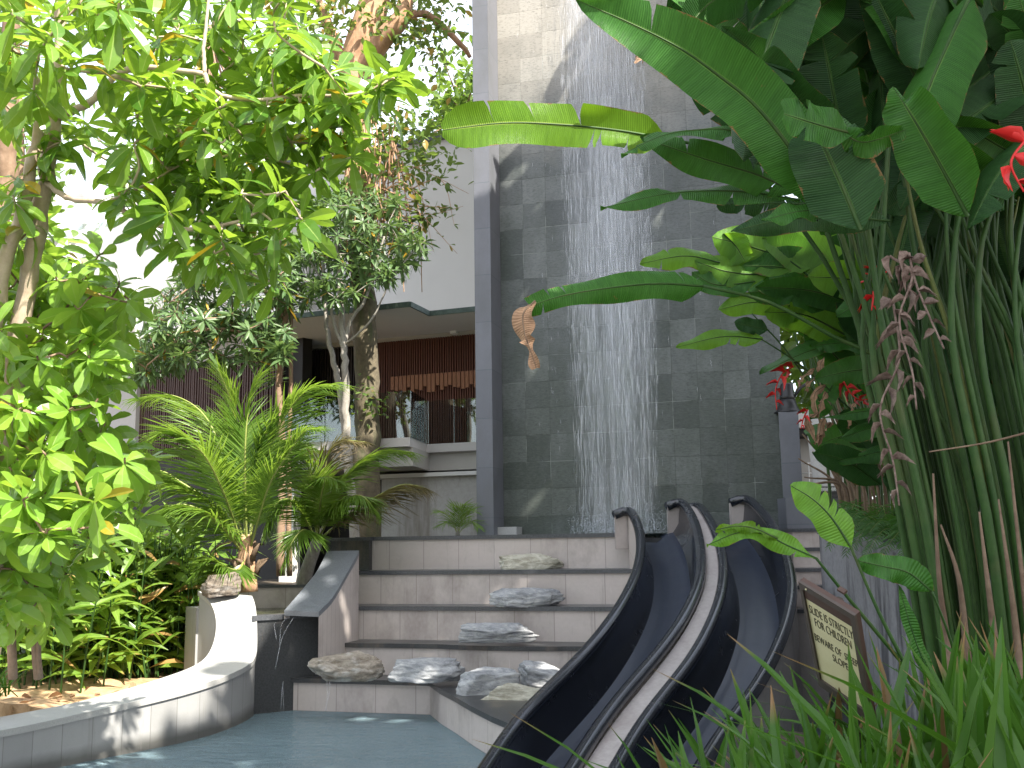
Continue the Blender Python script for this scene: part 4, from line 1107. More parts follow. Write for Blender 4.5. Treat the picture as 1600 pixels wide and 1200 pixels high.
def inpoly(x, y, P):
    c = False; j = len(P) - 1
    for i in range(len(P)):
        if (P[i][1] > y) != (P[j][1] > y) and x < (P[j][0] - P[i][0]) * (y - P[i][1]) / (P[j][1] - P[i][1]) + P[i][0]: c = not c
        j = i
    return c
def sample_poly(P, n, D0, D1, r, sep=0.0):
    xs = [p[0] for p in P]; ys = [p[1] for p in P]; out = []; tries = 0; pp = []
    while len(out) < n and tries < n * 60:
        tries += 1; x = r.uniform(min(xs), max(xs)); y = r.uniform(min(ys), max(ys))
        if not inpoly(x, y, P): continue
        if sep and any((x - a) ** 2 + (y - b) ** 2 < sep * sep for a, b in pp[-60:]): continue
        pp.append((x, y)); out.append(aty(x, y, r.uniform(D0, D1)))
    return out
def pw(L): return [aty(x, y, d) for x, y, d in L]

def grow(skel_pts, tips, r, rad=.006, sag=.06):
    """twigs from each tip to the nearest point already grown"""
    nodes = [np.asarray(p) for p in skel_pts]; mb = MB()
    order = sorted(tips, key=lambda t: min(np.linalg.norm(t[0] - p) for p in nodes[:400]))
    for pos, axis in order:
        N = np.array(nodes); i = int(np.argmin(np.linalg.norm(N - pos, axis=1) + 0.25 * np.maximum(0, N[:, 2] - pos[2]))); b = N[i]
        L = np.linalg.norm(pos - b)
        if L < .03: continue
        mid = (pos + b) / 2 + np.array([r.gauss(0, .05), r.gauss(0, .05), -sag]) * L
        pts = cr([b, mid, pos - norm(axis) * L * .12, pos + norm(axis) * .02], 8)
        mb.tube(pts, [rad * (1 + .9 * min(L, 2)), rad], 5, cap=False)
        nodes += list(pts[2:])
    return mb
def tree(name, label, base, limbs, tips, leaf, bark, templates, n_leaf, L, r, group=None, spread=(60, 122), extra=None, twig=.006, cat='tree', crown='crown'):
    th = thing(name, label, cat, base, group)
    tk = MB(); sk = []
    for P, r0, r1 in limbs:
        C_ = cr(P, max(8, len(P) * 6)); C_ = C_ + np.array([[r.gauss(0, r0 * .12) for _ in range(3)] for _ in C_])
        tk.tube(C_, [r0, r1], 9); sk += list(C_)
    if tips:
        tw = grow(sk, tips, r, twig); tk.add(np.vstack(tw.v), tw.f, tw.uv, smooth=True)
    tk.build('trunk', bark, th)
    if tips:
        ms = []
        for pos, ax in tips: ms += rosette(pos, ax, n_leaf if isinstance(n_leaf, int) else r.randint(*n_leaf), L * r.uniform(.8, 1.2), r, spread)
        if extra: ms += extra
        mass(crown, templates, ms, leaf, th)
    return th
def tips_at(pts, r, up=.75, sp=.6):
    return [(p, norm(np.array([r.gauss(0, sp), r.gauss(0, sp) - .25, up]))) for p in pts]

# ------------------------------------------------------------------ big whorled tree, upper left
r = random.Random(11)
pts = []
for P, n, D0, D1, sep in (
        ([(-60, -80), (190, -80), (190, 110), (60, 150), (-60, 120)], 26, 4.3, 5.6, 34),
        ([(180, -80), (470, -80), (470, 110), (330, 190), (190, 150)], 60, 4.8, 6.6, 26),
        ([(380, 90), (480, 60), (590, 130), (630, 120), (600, 190), (500, 230), (390, 200)], 26, 4.9, 6.0, 24),
        ([(210, 170), (560, 190), (560, 250), (470, 300), (330, 300), (260, 260), (190, 230)], 40, 4.8, 6.2, 26),
        ([(190, 300), (470, 300), (480, 340), (420, 400), (330, 410), (270, 370)], 20, 4.9, 5.8, 30),
        ([(60, 120), (120, 130), (110, 230), (60, 260)], 4, 5, 5.6, 30),
        ([(-60, 150), (40, 150), (20, 340), (-60, 340)], 6, 5, 6, 30)):
    pts += sample_poly(P, n, D0, D1, r, sep)
pts += sample_poly([(190, 300), (330, 330), (460, 360), (430, 440), (330, 440), (220, 380)], 9, 5.6, 6.6, r, 24)
pts += sample_poly([(80, 190), (330, 190), (330, 300), (140, 330)], 12, 5.2, 6.4, r, 24)
for x, y, d in ((75, 60, 4.3), (20, 20, 4.2), (150, 20, 4.4), (430, 40, 4.6), (510, 110, 4.7), (590, 130, 4.8), (620, 120, 4.9), (540, 160, 4.8), (470, 340, 4.9), (335, 395, 5.0), (205, 290, 5), (440, 300, 4.8)):
    pts.append(aty(x, y, d))
limbs = [(pw([(-10, 900, 5.9), (25, 560, 5.7), (62, 330, 5.5), (84, 200, 5.4), (92, 90, 5.3), (100, -60, 5.2)]), .062, .03),
         (pw([(-45, 900, 5.6), (-5, 480, 5.5), (35, 330, 5.4), (62, 190, 5.3)]), .05, .03),
         (pw([(84, 190, 5.4), (60, 130, 5.2), (20, 80, 5.0), (-30, 40, 4.9)]), .02, .01),
         (pw([(88, 185, 5.4), (140, 160, 5.2), (170, 128, 5.1), (215, 105, 5.0), (320, 115, 5.0)]), .022, .014),
         (pw([(320, 115, 5.0), (328, 135, 5.0), (350, 150, 5.0), (400, 156, 5.0), (470, 150, 5.0), (550, 148, 5.0), (610, 135, 5.0)]), .014, .008),
         (pw([(320, 115, 5.0), (318, 80, 5.0), (322, 40, 5.0), (330, -40, 5.0)]), .012, .007),
         (pw([(72, 285, 5.45), (110, 310, 5.3), (165, 317, 5.2), (225, 345, 5.1), (290, 358, 5.1), (375, 345, 5.1), (440, 300, 5.1)]), .018, .008),
         (pw([(165, 317, 5.2), (215, 295, 5.2), (260, 270, 5.3), (330, 230, 5.4)]), .009, .005),
         (pw([(215, 105, 5.2), (270, 180, 5.2), (300, 250, 5.3), (380, 240, 5.3), (470, 260, 5.3)]), .01, .006),
         (pw([(100, 20, 5.3), (180, -20, 5.4), (300, -60, 5.6)]), .018, .01)]
tree('whorled_tree', 'tall pale stemmed tree with whorls of long glossy leaves arching over the left side', aty(0, 1000, 5.9) * [1, 1, 0] + ZD * .3, limbs, tips_at(pts, r), M['leaf_big'], M['bark_pale'], T_BIG, (9, 13), .235, r)

# dark trunk at the left edge with its own leaves
r = random.Random(12)
limbs = [(pw([(-30, 900, 7.5), (-4, 420, 7.4), (12, 220, 7.3), (18, 60, 7.2), (10, -80, 7.2)]), .085, .06)]
pts = sample_poly([(-90, 40), (60, 60), (60, 160), (-90, 330)], 12, 7, 8, r)
tree('dark_stemmed_tree', 'dark brown tree trunk at the left edge behind the pale stems', aty(-30, 1000, 7.5) * [1, 1, 0] + ZD * .35, limbs, tips_at(pts, r), M['leaf_shrub'], M['bark_brown'], T_BIG, (7, 10), .2, r)

# ------------------------------------------------------------------ dense sunlit shrub on the left
r = random.Random(13)
SH = [(-70, 330), (60, 340), (110, 370), (160, 380), (190, 420), (215, 470), (175, 520), (170, 600), (150, 660), (200, 720), (240, 770), (225, 830), (120, 850), (-70, 850)]
pts = sample_poly(SH, 185, 5.2, 7.4, r, 16)
pts += sample_poly([(-60, 850), (110, 850), (95, 960), (-60, 1010)], 26, 5.8, 7.0, r, 14)
pts += sample_poly([(150, 640), (235, 720), (250, 800), (170, 830)], 10, 5.8, 6.8, r, 16)
limbs = [(pw([(60, 1060, 6.6), (50, 860, 6.4), (30, 600, 6.3), (60, 420, 6.2)]), .03, .012), (pw([(20, 1060, 6.6), (10, 800, 6.3), (-20, 500, 6.2)]), .03, .012), (pw([(45, 880, 6.4), (75, 800, 6.2), (100, 700, 6.1), (120, 600, 6.1), (130, 480, 6.1)]), .022, .008), (pw([(60, 1060, 6.6), (70, 900, 6.3), (150, 780, 6.0)]), .016, .008)]
for x, y, d in ((150, 780, 5.2), (65, 705, 5.1), (30, 640, 5.2), (110, 640, 5.3), (195, 720, 5.3), (140, 560, 5.3), (60, 560, 5.3), (120, 480, 5.4), (40, 780, 5.2)):
    pts.append(aty(x, y, d))
tree('leafy_shrub', 'dense bright green shrub with broad glossy sunlit leaves on the left', aty(50, 1066, 6.6), limbs, tips_at(pts, r, .6, .7), M['leaf_shrub'], M['bark_brown'], T_SHR, (8, 11), .24, r, cat='shrub')

# ------------------------------------------------------------------ ginger clumps along the planter bed
r = random.Random(14)
GL = [(20, 'leafy ginger clump at the left end of the sandy bed, under the shrub'), (90, 'upright ginger clump behind the sand mound'), (150, 'tall ginger clump of many thin stems in the middle of the bed'),
      (205, 'ginger clump with yellowish leaf edges, right of the middle of the bed'), (258, 'bright sunlit ginger clump beside the slab of the planter wall'), (292, 'ginger clump directly behind the rock and the tall end of the planter wall')]
for gi, (cx, lab) in enumerate(GL):
    base = atz(cx, 1066 - gi * 8 - (14 if gi == 5 else 0), .42)
    th = thing('ginger_plant', lab, 'plant', base, 'ginger clumps in the bed')
    stm = MB(); ms = []
    for i in range(46):
        b = base + np.array([r.gauss(0, .26), r.uniform(-.12, .95), 0]); 
        if not left_in(b[0] + .05, b[1]): b[0] -= .25
        b[2] = left_z(b[0], b[1]) - .02
        H = r.uniform(1.0, 1.62) * (1.0 if gi < 3 else 1.02)
        tip = b + np.array([r.gauss(0, .14), r.gauss(0, .12) - .05, H]); mid = (b + tip) / 2 + np.array([r.gauss(0, .03), r.gauss(0, .03), 0])
        C_ = cr([b, mid, tip], 8); stm.tube(C_, [.011, .005], 5, cap=False)
        az = r.random() * 6.28
        for j in range(9):
            t = .28 + .72 * j / 8; p = C_[min(7, int(t * 7))]
            a = az + (math.pi if j % 2 else 0) + r.gauss(0, .4); d = np.array([math.cos(a), math.sin(a), r.uniform(.3, 1.1) + (1.0 if j == 8 else 0)])
            ms.append(leaf_frame(p, d, ZD + np.array([r.gauss(0, .3), -.4, 0]), r.uniform(.30, .48), r.gauss(0, .3)))
    stm.build('stems', M['hel_stem'], th); mass('leaves', T_GIN, ms, M['leaf_ginger'], th)
# low strap leaved plant on the sand, and a tuft in the corner
base = atz(190, 1058, .36); th = thing('strap_plant', 'young plant with a few broad arching leaves at the edge of the sand', 'plant', base); ms = []
for a, L in ((-1.9, .42), (-.7, .55), (-.9, .36), (-2.6, .3), (.6, .3)): ms.append(leaf_frame(base, np.array([math.cos(a), math.sin(a), 1.5]), ZD * .2 - np.array([math.cos(a), math.sin(a), 0]) * -.6, L))
mass('leaves', [leaf_tpl([(t, w * .95) for t, w in LAN], 2.2, .3)], ms, M['leaf_ginger'], th)
base = atz(-18, 1085, .5); th = thing('grass_tuft', 'spiky green tuft at the lower left edge of the bed', 'plant', base); ms = []
for i in range(60): a = r.random() * 6.28; ms.append(leaf_frame(base + np.array([r.gauss(0, .08), r.gauss(0, .08), -.03]), np.array([math.cos(a), math.sin(a), r.uniform(.8, 2.2)]), ZD, r.uniform(.25, .5)))
mass('blades', [leaf_tpl([(0, .018), (.5, .022), (1, .002)], d, .3) for d in (.4, .9)], ms, M['grass'], th)
# dry leaves on the sand
ms = []
for i in range(38):
    x, y = r.uniform(20, 300), r.uniform(1045, 1090); p = atz(x, y, .45)
    if not left_in(p[0] + .08, p[1]): continue
    p[2] = left_z(p[0], p[1]) + .012; a = r.random() * 6.28
    ms.append(leaf_frame(p, np.array([math.cos(a), math.sin(a), r.gauss(.1, .1)]), ZD, r.uniform(.08, .17), r.gauss(0, .5)))
tag(mass('fallen_leaves', T_OVL, ms, M['dry_leaf']), kind='stuff')

# ------------------------------------------------------------------ palms
def leaflet_tpl(bend):
    V = []; F = []
    st_ = [(0, .008), (.25, .024), (.6, .02), (1, .002)]
    for t, w in st_:
        z = -bend * t * t * .5; y = t * (1 - .15 * bend * t)
        V += [(-w, y, z + w * .6), (0, y, z), (w, y, z + w * .6)]
    for i in range(3):
        a = i * 3; F += [(a, a + 1, a + 4, a + 3), (a + 1, a + 2, a + 5, a + 4)]
    return (V, F, None)
T_LFT = [leaflet_tpl(b) for b in (.2, .45, .8)]
def frond(parent, P, Lf, mat, r, npair=100, upv=ZD, rad=.014, petiole=.18, droop=.35, vee=.25, fw=.75, name='frond', wid=.95):
    C_ = cr(P, 40); L = np.concatenate([[0], np.cumsum(np.linalg.norm(np.diff(C_, axis=0), axis=1))]); tot = L[-1]
    ra = MB(); ra.tube(C_, [rad, rad * .7, rad * .2], 6)
    o = ra.build(name, M['rachis'], parent)
    T = np.gradient(C_, axis=0); T /= np.linalg.norm(T, axis=1)[:, None]
    ms = []
    for i in range(npair):
        t = petiole + (1 - petiole) * (i + .5) / npair; s = t * tot; k = min(39, int(np.searchsorted(L, s))); p = C_[k - 1] + (C_[k] - C_[k - 1]) * ((s - L[k - 1]) / (L[k] - L[k - 1] + 1e-9))
        tg = T[k]; x = norm(np.cross(tg, upv + np.array([1e-3, 2e-3, 0]))); up = np.cross(x, tg)
        e = (t - petiole) / (1 - petiole)
        l = Lf * 1.55 * (.55 + .45 * math.sin(min(1, e * 2.2) * math.pi / 2)) * (1 - .62 * max(0, e - .45) / .55) * r.uniform(.88, 1.08)
        for sgn in (-1, 1):
            d = x * sgn * (1 - .35 * e) + tg * (fw + .5 * e) + up * (vee + r.gauss(0, .045)) - ZD * (droop * .62 + r.gauss(0, .03))
            f = leaf_frame(p, d, up + x * sgn * -.3, l, r.gauss(0, .2)); f[0] = f[0] * wid * (.34 / max(l, .05)) ** .5; ms.append(f)
    lf = mass('leaflets', T_LFT, ms, mat, parent); lf.parent = o
    return o
r = random.Random(15)
DP = 11.2
base = aty(385, 915, DP); pm = thing('coconut_palm', 'young coconut palm with wide arching fronds beside the granite chute', 'palm', base)
tk = MB(); tk.tube(cr(pw([(386, 925, DP), (385, 890, DP), (384, 862, DP), (384, 835, DP)]), 10), [.12, .105, .085, .05], 12); tk.build('trunk', M['bark_orange'], pm)
sh = MB()
for i in range(9):
    a = r.random() * 6.28; b = base + np.array([math.cos(a) * .1, math.sin(a) * .1, r.uniform(.1, .35)]); sh.tube([b, b + np.array([math.cos(a) * .04, math.sin(a) * .04, .10]), b + np.array([math.cos(a) * .14, math.sin(a) * .14, r.uniform(.1, .2)])], [.035, .03, .006], 5)
sh.build('leaf_bases', M['dry_stalk'], pm)
c0 = (384, 850)
FR1 = [
    ([(384, 860, DP), (350, 720, DP + .2), (320, 650, DP + .4), (270, 618, DP + .5), (212, 622, DP + .5)], .46, .5, .1),
    ([(384, 860, DP), (378, 740, DP + .1), (366, 650, DP + .1), (355, 610, DP), (340, 575, DP - .1)], .40, .1, .1),
    ([(386, 860, DP), (383, 760, DP - .2), (384, 680, DP - .3), (392, 620, DP - .3), (408, 585, DP - .3)], .42, .15, .05),
    ([(388, 860, DP), (410, 740, DP), (440, 660, DP - .1), (480, 610, DP - .2), (528, 598, DP - .3)], .46, .45, .1),
    ([(390, 860, DP), (420, 760, DP - .4), (450, 710, DP - .5), (475, 675, DP - .6), (500, 668, DP - .7)], .34, .4, .1),
    ([(382, 860, DP), (345, 760, DP - .5), (310, 700, DP - .8), (265, 672, DP - .9), (222, 700, DP - 1.0)], .50, .55, .15),
    ([(380, 862, DP), (330, 790, DP - .3), (285, 755, DP - .4), (245, 735, DP - .4), (195, 752, DP - .4)], .48, .6, .1),
    ([(380, 866, DP), (345, 820, DP - .5), (310, 795, DP - .7), (270, 790, DP - .8), (232, 825, DP - .8)], .40, .6, .1),
    ([(382, 865, DP), (360, 810, DP + .5), (340, 790, DP + .9), (310, 800, DP + 1.2), (285, 830, DP + 1.3)], .42, .6, .1),
    ([(386, 862, DP), (400, 780, DP + .3), (430, 710, DP + .5), (455, 690, DP + .6), (490, 700, DP + .7)], .40, .5, .1),
    ([(384, 870, DP), (372, 890, DP - .3), (350, 885, DP - .5), (330, 875, DP - .6), (305, 895, DP - .6)], .30, .5, .1),
]
for P, Lf, dr, ve in FR1: frond(pm, pw(P), Lf, M['palm_leaf'], r, droop=dr, vee=ve)
DQ = 11.9
base = aty(478, 905, DQ); pm2 = thing('coconut_palm', 'second young palm with a brown tipped frond, behind the granite chute', 'palm', base)
tk = MB(); tk.tube(cr(pw([(470, 930, DQ), (480, 890, DQ), (494, 850, DQ), (500, 825, DQ)]), 10), [.085, .08, .07, .04], 12); tk.build('trunk', M['bark_grey'], pm2)
FR2 = [
    ([(498, 840, DQ), (525, 770, DQ), (560, 725, DQ), (600, 704, DQ), (642, 706, DQ)], .42, .5, 'palm_leaf'),
    ([(500, 842, DQ), (545, 805, DQ - .2), (590, 775, DQ - .3), (630, 757, DQ - .3), (664, 762, DQ - .3)], .42, .65, 'palm_dry'),
    ([(496, 840, DQ), (505, 770, DQ + .1), (510, 720, DQ + .1), (530, 690, DQ + .1), (570, 690, DQ)], .36, .5, 'palm_dry'),
    ([(495, 840, DQ), (490, 770, DQ - .3), (478, 720, DQ - .4), (450, 690, DQ - .4), (425, 700, DQ - .4)], .36, .5, 'palm_leaf'),
    ([(494, 842, DQ), (470, 800, DQ - .4), (450, 780, DQ - .6), (430, 790, DQ - .7), (415, 830, DQ - .7)], .36, .6, 'palm_leaf'),
    ([(498, 842, DQ), (520, 800, DQ - .4), (540, 780, DQ - .6), (565, 775, DQ - .8), (590, 800, DQ - .8)], .36, .6, 'palm_leaf'),
    ([(497, 840, DQ), (500, 790, DQ - .5), (505, 760, DQ - .7), (510, 745, DQ - .9), (525, 750, DQ - 1.0)], .36, .5, 'palm_leaf'),
    ([(494, 846, DQ), (480, 830, DQ - .6), (470, 830, DQ - .8), (455, 850, DQ - .9), (445, 880, DQ - .9)], .30, .6, 'palm_leaf')]
for P, Lf, dr, mt in FR2: frond(pm2, pw(P), Lf, M[mt], r, droop=dr, vee=.1)
DR = 12.5
base = aty(715, 838, DR); pm3 = thing('small_palm', 'tiny feathery palm at the foot of the dark pillar', 'palm', base)
tk = MB(); tk.tube([base, base + ZD * .1], [.03, .02], 8); tk.build('trunk', M['bark_grey'], pm3)
for x1, y1, x2, y2 in ((700, 805, 680, 800), (722, 800, 708, 790), (730, 800, 745, 800), (706, 815, 685, 822), (735, 815, 748, 825), (718, 795, 730, 788)):
    frond(pm3, pw([(715, 835, DR), (x1, y1, DR - .1), (x2, y2, DR - .2)]), .17, M['palm_leaf'], r, npair=18, rad=.005, droop=.3, wid=.9)

# ------------------------------------------------------------------ small leaved trees in front of the building
r = random.Random(16); D = 13.2
pts = sample_poly([(205, 595), (225, 500), (260, 430), (330, 340), (430, 300), (470, 400), (450, 520), (440, 560), (350, 500), (300, 560)], 260, D - 1, D + .8, r, 9) + sample_poly([(200, 600), (215, 520), (330, 480), (450, 480), (455, 600), (330, 560)], 70, D - 1, D + .5, r, 9)
limbs = [(pw([(438, 900, D), (440, 690, D), (436, 600, D), (446, 500, D), (452, 420, D), (440, 330, D)]), .058, .025), (pw([(452, 900, D + .1), (452, 690, D + .1), (455, 560, D + .1), (452, 450, D), (430, 380, D)]), .038, .016),
         (pw([(446, 500, D), (400, 440, D - .3), (340, 420, D - .5), (270, 470, D - .6)]), .03, .012), (pw([(440, 560, D), (380, 520, D - .4), (300, 520, D - .6), (230, 570, D - .8)]), .025, .01), (pw([(452, 430, D), (390, 360, D), (340, 350, D)]), .022, .01)]
tree('small_leaved_tree', 'grey green small leaved tree spreading left in front of the slatted screens', aty(445, 905, D), limbs, tips_at(pts, r), M['leaf_mid'], M['bark_brown'], T_SML, (12, 17), .23, r, group='small leaved trees by the building')
pts = pts  # right hand tree follows
pts = sample_poly([(440, 470), (448, 390), (490, 310), (540, 285), (620, 310), (668, 375), (640, 420), (590, 440), (545, 470), (490, 475)], 190, D - .8, D + .8, r, 9)
limbs = [(pw([(556, 860, D), (550, 780, D), (541, 690, D), (540, 600, D), (537, 540, D), (533, 480, D), (528, 400, D), (520, 340, D)]), .07, .025),
         (pw([(541, 690, D + .1), (530, 600, D + .2), (520, 560, D + .2), (508, 490, D + .2), (505, 400, D + .2)]), .055, .02),
         (pw([(537, 545, D), (548, 500, D), (570, 470, D), (585, 420, D), (600, 370, D)]), .032, .012), (pw([(537, 545, D), (520, 500, D), (514, 460, D), (480, 400, D)]), .03, .01),
         (pw([(537, 540, D), (580, 500, D - .3), (610, 440, D - .4), (640, 400, D - .5), (665, 375, D - .5)]), .016, .005)]
tree('small_leaved_tree', 'slender grey trunked small leaved tree forking in front of the mossy trunk', aty(555, 880, D), limbs, tips_at(pts, r), M['leaf_mid'], M['bark_grey'], T_SML, (12, 17), .22, r, group='small leaved trees by the building')

# tall mossy trunk with vines and a crown above
r = random.Random(17); D = 14.0
th = thing('mossy_tree', 'tall thick mossy trunk hung with vines rising past the balcony into the sky', 'tree', aty(575, 880, D))
tk = MB(); tk.tube(cr(pw([(574, 900, D), (574, 690, D), (571, 560, D), (568, 420, D), (562, 300, D)]), 24) + np.array([[r.gauss(0, .012) for _ in range(3)] for _ in range(24)]), [.20, .175, .17, .18], 16); tk.build('trunk', M['bark_moss'], th)
tk = MB()
tk.tube(cr(pw([(562, 300, D), (556, 200, D), (556, 110, D), (575, 40, D), (600, -60, D)]), 20), [.18, .22, .26, .2], 14)
tk.tube(cr(pw([(556, 120, D), (600, 60, D - .3), (630, 20, D - .4), (640, -60, D - .4)]), 14), [.16, .14, .10], 10)
tk.tube(cr(pw([(600, 60, D - .3), (660, 20, D), (720, 70, D + .3), (735, 90, D + .4)]), 12), [.07, .03], 8)
tk.tube(cr(pw([(556, 160, D), (520, 60, D), (480, -40, D)]), 12), [.12, .06], 10); tk.build('limb', M['bark_orange'], th)
vn = MB(); ms = []
for i in range(30):
    x0 = r.uniform(545, 630); y0 = r.uniform(150, 300); x1 = x0 + r.gauss(0, 20); y1 = r.uniform(320, 470); d = D - .25 - r.random() * .4
    C_ = cr(pw([(x0, y0, d), ((x0 + x1) / 2 + r.gauss(0, 14), (y0 + y1) / 2, d), (x1, y1, d)]), 10); vn.tube(C_, [.012, .006], 4, cap=False)
for i in range(16):
    x0 = r.uniform(580, 640); y0 = r.uniform(250, 330); C_ = cr(pw([(x0, y0, D - .4), (x0 + r.uniform(20, 60), y0 + r.uniform(-30, 20), D - .6), (x0 + r.uniform(40, 110), y0 + r.uniform(-20, 110), D - .7)]), 12); vn.tube(C_, [.010, .003], 4, cap=False)
    for q in C_[4:]:
        if r.random() < .55:
            for _ in range(2): ms.append(leaf_frame(q, np.array([r.gauss(0, 1), r.gauss(0, 1), r.gauss(-.2, .6)]), ZD, r.uniform(.08, .17)))
vn.build('vines', M['bark_orange'], th)
def cloud(polys, D0, D1, r, L0, L1, n, per=14, spread=.25):
    out = []
    for P, k in polys:
        for c in sample_poly(P, k, D0, D1, r):
            for _ in range(per):
                p = c + np.array([r.gauss(0, spread), r.gauss(0, spread), r.gauss(0, spread)])
                out.append(leaf_frame(p, np.array([r.gauss(0, 1), r.gauss(0, 1), r.gauss(-.3, .7)]), ZD + np.array([r.gauss(0, .4), r.gauss(0, .4), 0]), r.uniform(L0, L1)))
    return out
ms += cloud([([(440, -60), (690, -60), (690, 40), (640, 60), (560, 10), (470, 60)], 70), ([(590, 40), (690, 20), (685, 90), (640, 100)], 22), ([(570, 190), (640, 190), (700, 230), (690, 260), (600, 250), (560, 280)], 50), ([(455, 20), (540, 40), (530, 120), (470, 120)], 26), ([(540, 230), (600, 250), (600, 360), (545, 360)], 30)], D - .8, D + .8, r, .09, .17, 0)
mass('crown', T_OVL, ms, M['leaf_vine'], th)
bl = cloud([([(558, 600), (600, 610), (600, 640), (625, 640), (615, 660), (560, 650)], 9)], D - .3, D - .1, r, .06, .12, 0, 12, .12); mass('moss_leaves', T_OVL, bl, M['leaf_vine'], th)

# distant trees
r = random.Random(18)
def far_tree(label, px, pyb, D, polys, L, per, spread, n=0, rad=.2):
    b = aty(px, 900, D) * [1, 1, 0]; th = thing('background_tree', label, 'tree', b, 'trees beyond the building')
    tk = MB(); top = aty(px, pyb, D); C_ = cr([b - ZD, (b + top) / 2 + [.2, 0, 0], top], 10); tk.tube(C_, [rad, rad * .4], 8)
    ms = cloud(polys, D - 1.5, D + 1.5, r, L * .7, L * 1.3, 0, per, spread); mass('crown', T_OVL, ms, M['tree_far'], th)
    for m_ in ms[::per * 3]: tk.tube([top - ZD * .5, m_[3]], [rad * .2, rad * .05], 4, cap=False)
    tk.build('trunk', M['bark_brown'], th)
far_tree('yellow green tree showing in the gap between the mossy trunk and the pillar', 725, 150, 24, [([(700, 100), (735, 80), (760, 90), (760, 235), (690, 235), (685, 170)], 60), ([(640, 215), (760, 205), (760, 240), (640, 245)], 30)], .28, 14, .4)
far_tree('hazy tree rising behind the white building at the upper left', 330, 40, 27, [([(180, 200), (300, 120), (440, 140), (480, 250), (420, 300), (220, 300)], 70)], .3, 14, .5)
far_tree('dark bushy tree behind the terrace at the left edge', 30, 150, 24, [([(-120, 60), (60, 90), (90, 250), (40, 330), (-120, 330)], 60)], .3, 14, .5)

far_tree('dark bushy tree filling the gap beyond the round column on the right', 1420, 400, 15, [([(1235, 330), (1330, 240), (1760, 150), (1760, 840), (1290, 840), (1240, 560)], 150), ([(1210, 330), (1400, 330), (1420, 700), (1300, 760), (1225, 660)], 170), ([(1400, 280), (1780, 250), (1780, 860), (1400, 860)], 260)], .26, 16, .35)
# ------------------------------------------------------------------ heliconias
def shape_h(t): return min(1.0, (t / .16 + .02) ** .7) * max(0.0, 1 - max(0, (t - .4) / .6) ** 2.4) ** .75
def big_leaf(parent, P, hw, mat, r, roll=0.0, fold=(15, 15), tears=3, name='leaf', n=30, gap=.03, wavy=.018, lab=None, shape=shape_h, world=False, curl=.0, bare=False):
    """P: midrib base to tip, (px, py, depth); hw: half width in px at the leaf's depth"""
    C_ = cr(P if world else pw(P), n); d = float(np.mean(C_[:, 1])); hw = hw / FPX * d if not world else hw
    T = np.gradient(C_, axis=0); T /= np.linalg.norm(T, axis=1)[:, None]
    Ls = np.concatenate([[0], np.cumsum(np.linalg.norm(np.diff(C_, axis=0), axis=1))]); Lt = Ls[-1]
    mb = MB(); ro = math.radians(roll); ph = r.random() * 6
    for sgn in (-1, 1):
        cuts = sorted({0, n - 1} | {r.randint(3, n - 4) for _ in range(r.randint(0, tears))}) if tears else [0, n - 1]
        for a, b in zip(cuts[:-1], cuts[1:]):
            V = []; UV = []; ex = r.gauss(0, 8) if tears else 0; NW = 5
            for i in range(a, b + 1):
                t = Ls[i] / Lt; p = C_[i]; tg = T[i]; view = norm(p - CAM); w0 = norm(np.cross(tg, view)); n0 = np.cross(w0, tg)
                if n0 @ view > 0: n0 = -n0
                w = w0 * math.cos(ro) + n0 * math.sin(ro); nn = np.cross(w, tg)
                if nn[2] < 0: nn = -nn
                h = hw * shape(t); f0 = math.radians((fold[0] if sgn < 0 else fold[1]) + ex)
                for j in range(NW):
                    c = j / (NW - 1); f = f0 * (.4 + .6 * c) + curl * c * c
                    q = p + (w * sgn * math.cos(f) - nn * math.sin(f)) * h * c + nn * wavy * math.sin(t * 13 + ph + sgn) * c * c
                    if i == a and a > 0: q = q + tg * gap * c * c * r.uniform(.4, 1)
                    if i == b and b < n - 1: q = q - tg * gap * c * c * r.uniform(.4, 1)
                    q = q + tg * h * .35 * c
                    V.append(q); UV.append((Ls[i] * 10, .5 + sgn * .5 * c))
            F = []; uv = []
            for i in range(b - a):
                for j in range(NW - 1):
                    ids = [i * NW + j, i * NW + j + 1, (i + 1) * NW + j + 1, (i + 1) * NW + j]
                    if sgn < 0: ids = ids[::-1]
                    F.append(ids); uv.append([UV[k] for k in ids])
            mb.add(V, F, uv, smooth=True)
    o = mb.build(name, M[mat], parent)
    if bare: return o
    rb = MB(); rb.tube(C_, [hw * .055 + .002, .0015], 5, cap=False); ro_ = rb.build('midrib', M['dry_stalk' if mat == 'dry_leaf' else 'hel_stem'], parent); ro_.parent = o
    if lab: o['label'] = lab
    return o
def stem(parent, P, r0, r1, mat='hel_stem', name='stalk', n=16):
    mb = MB(); mb.tube(cr(pw(P), n), [r0, r1], 7); return mb.build(name, M[mat], parent)
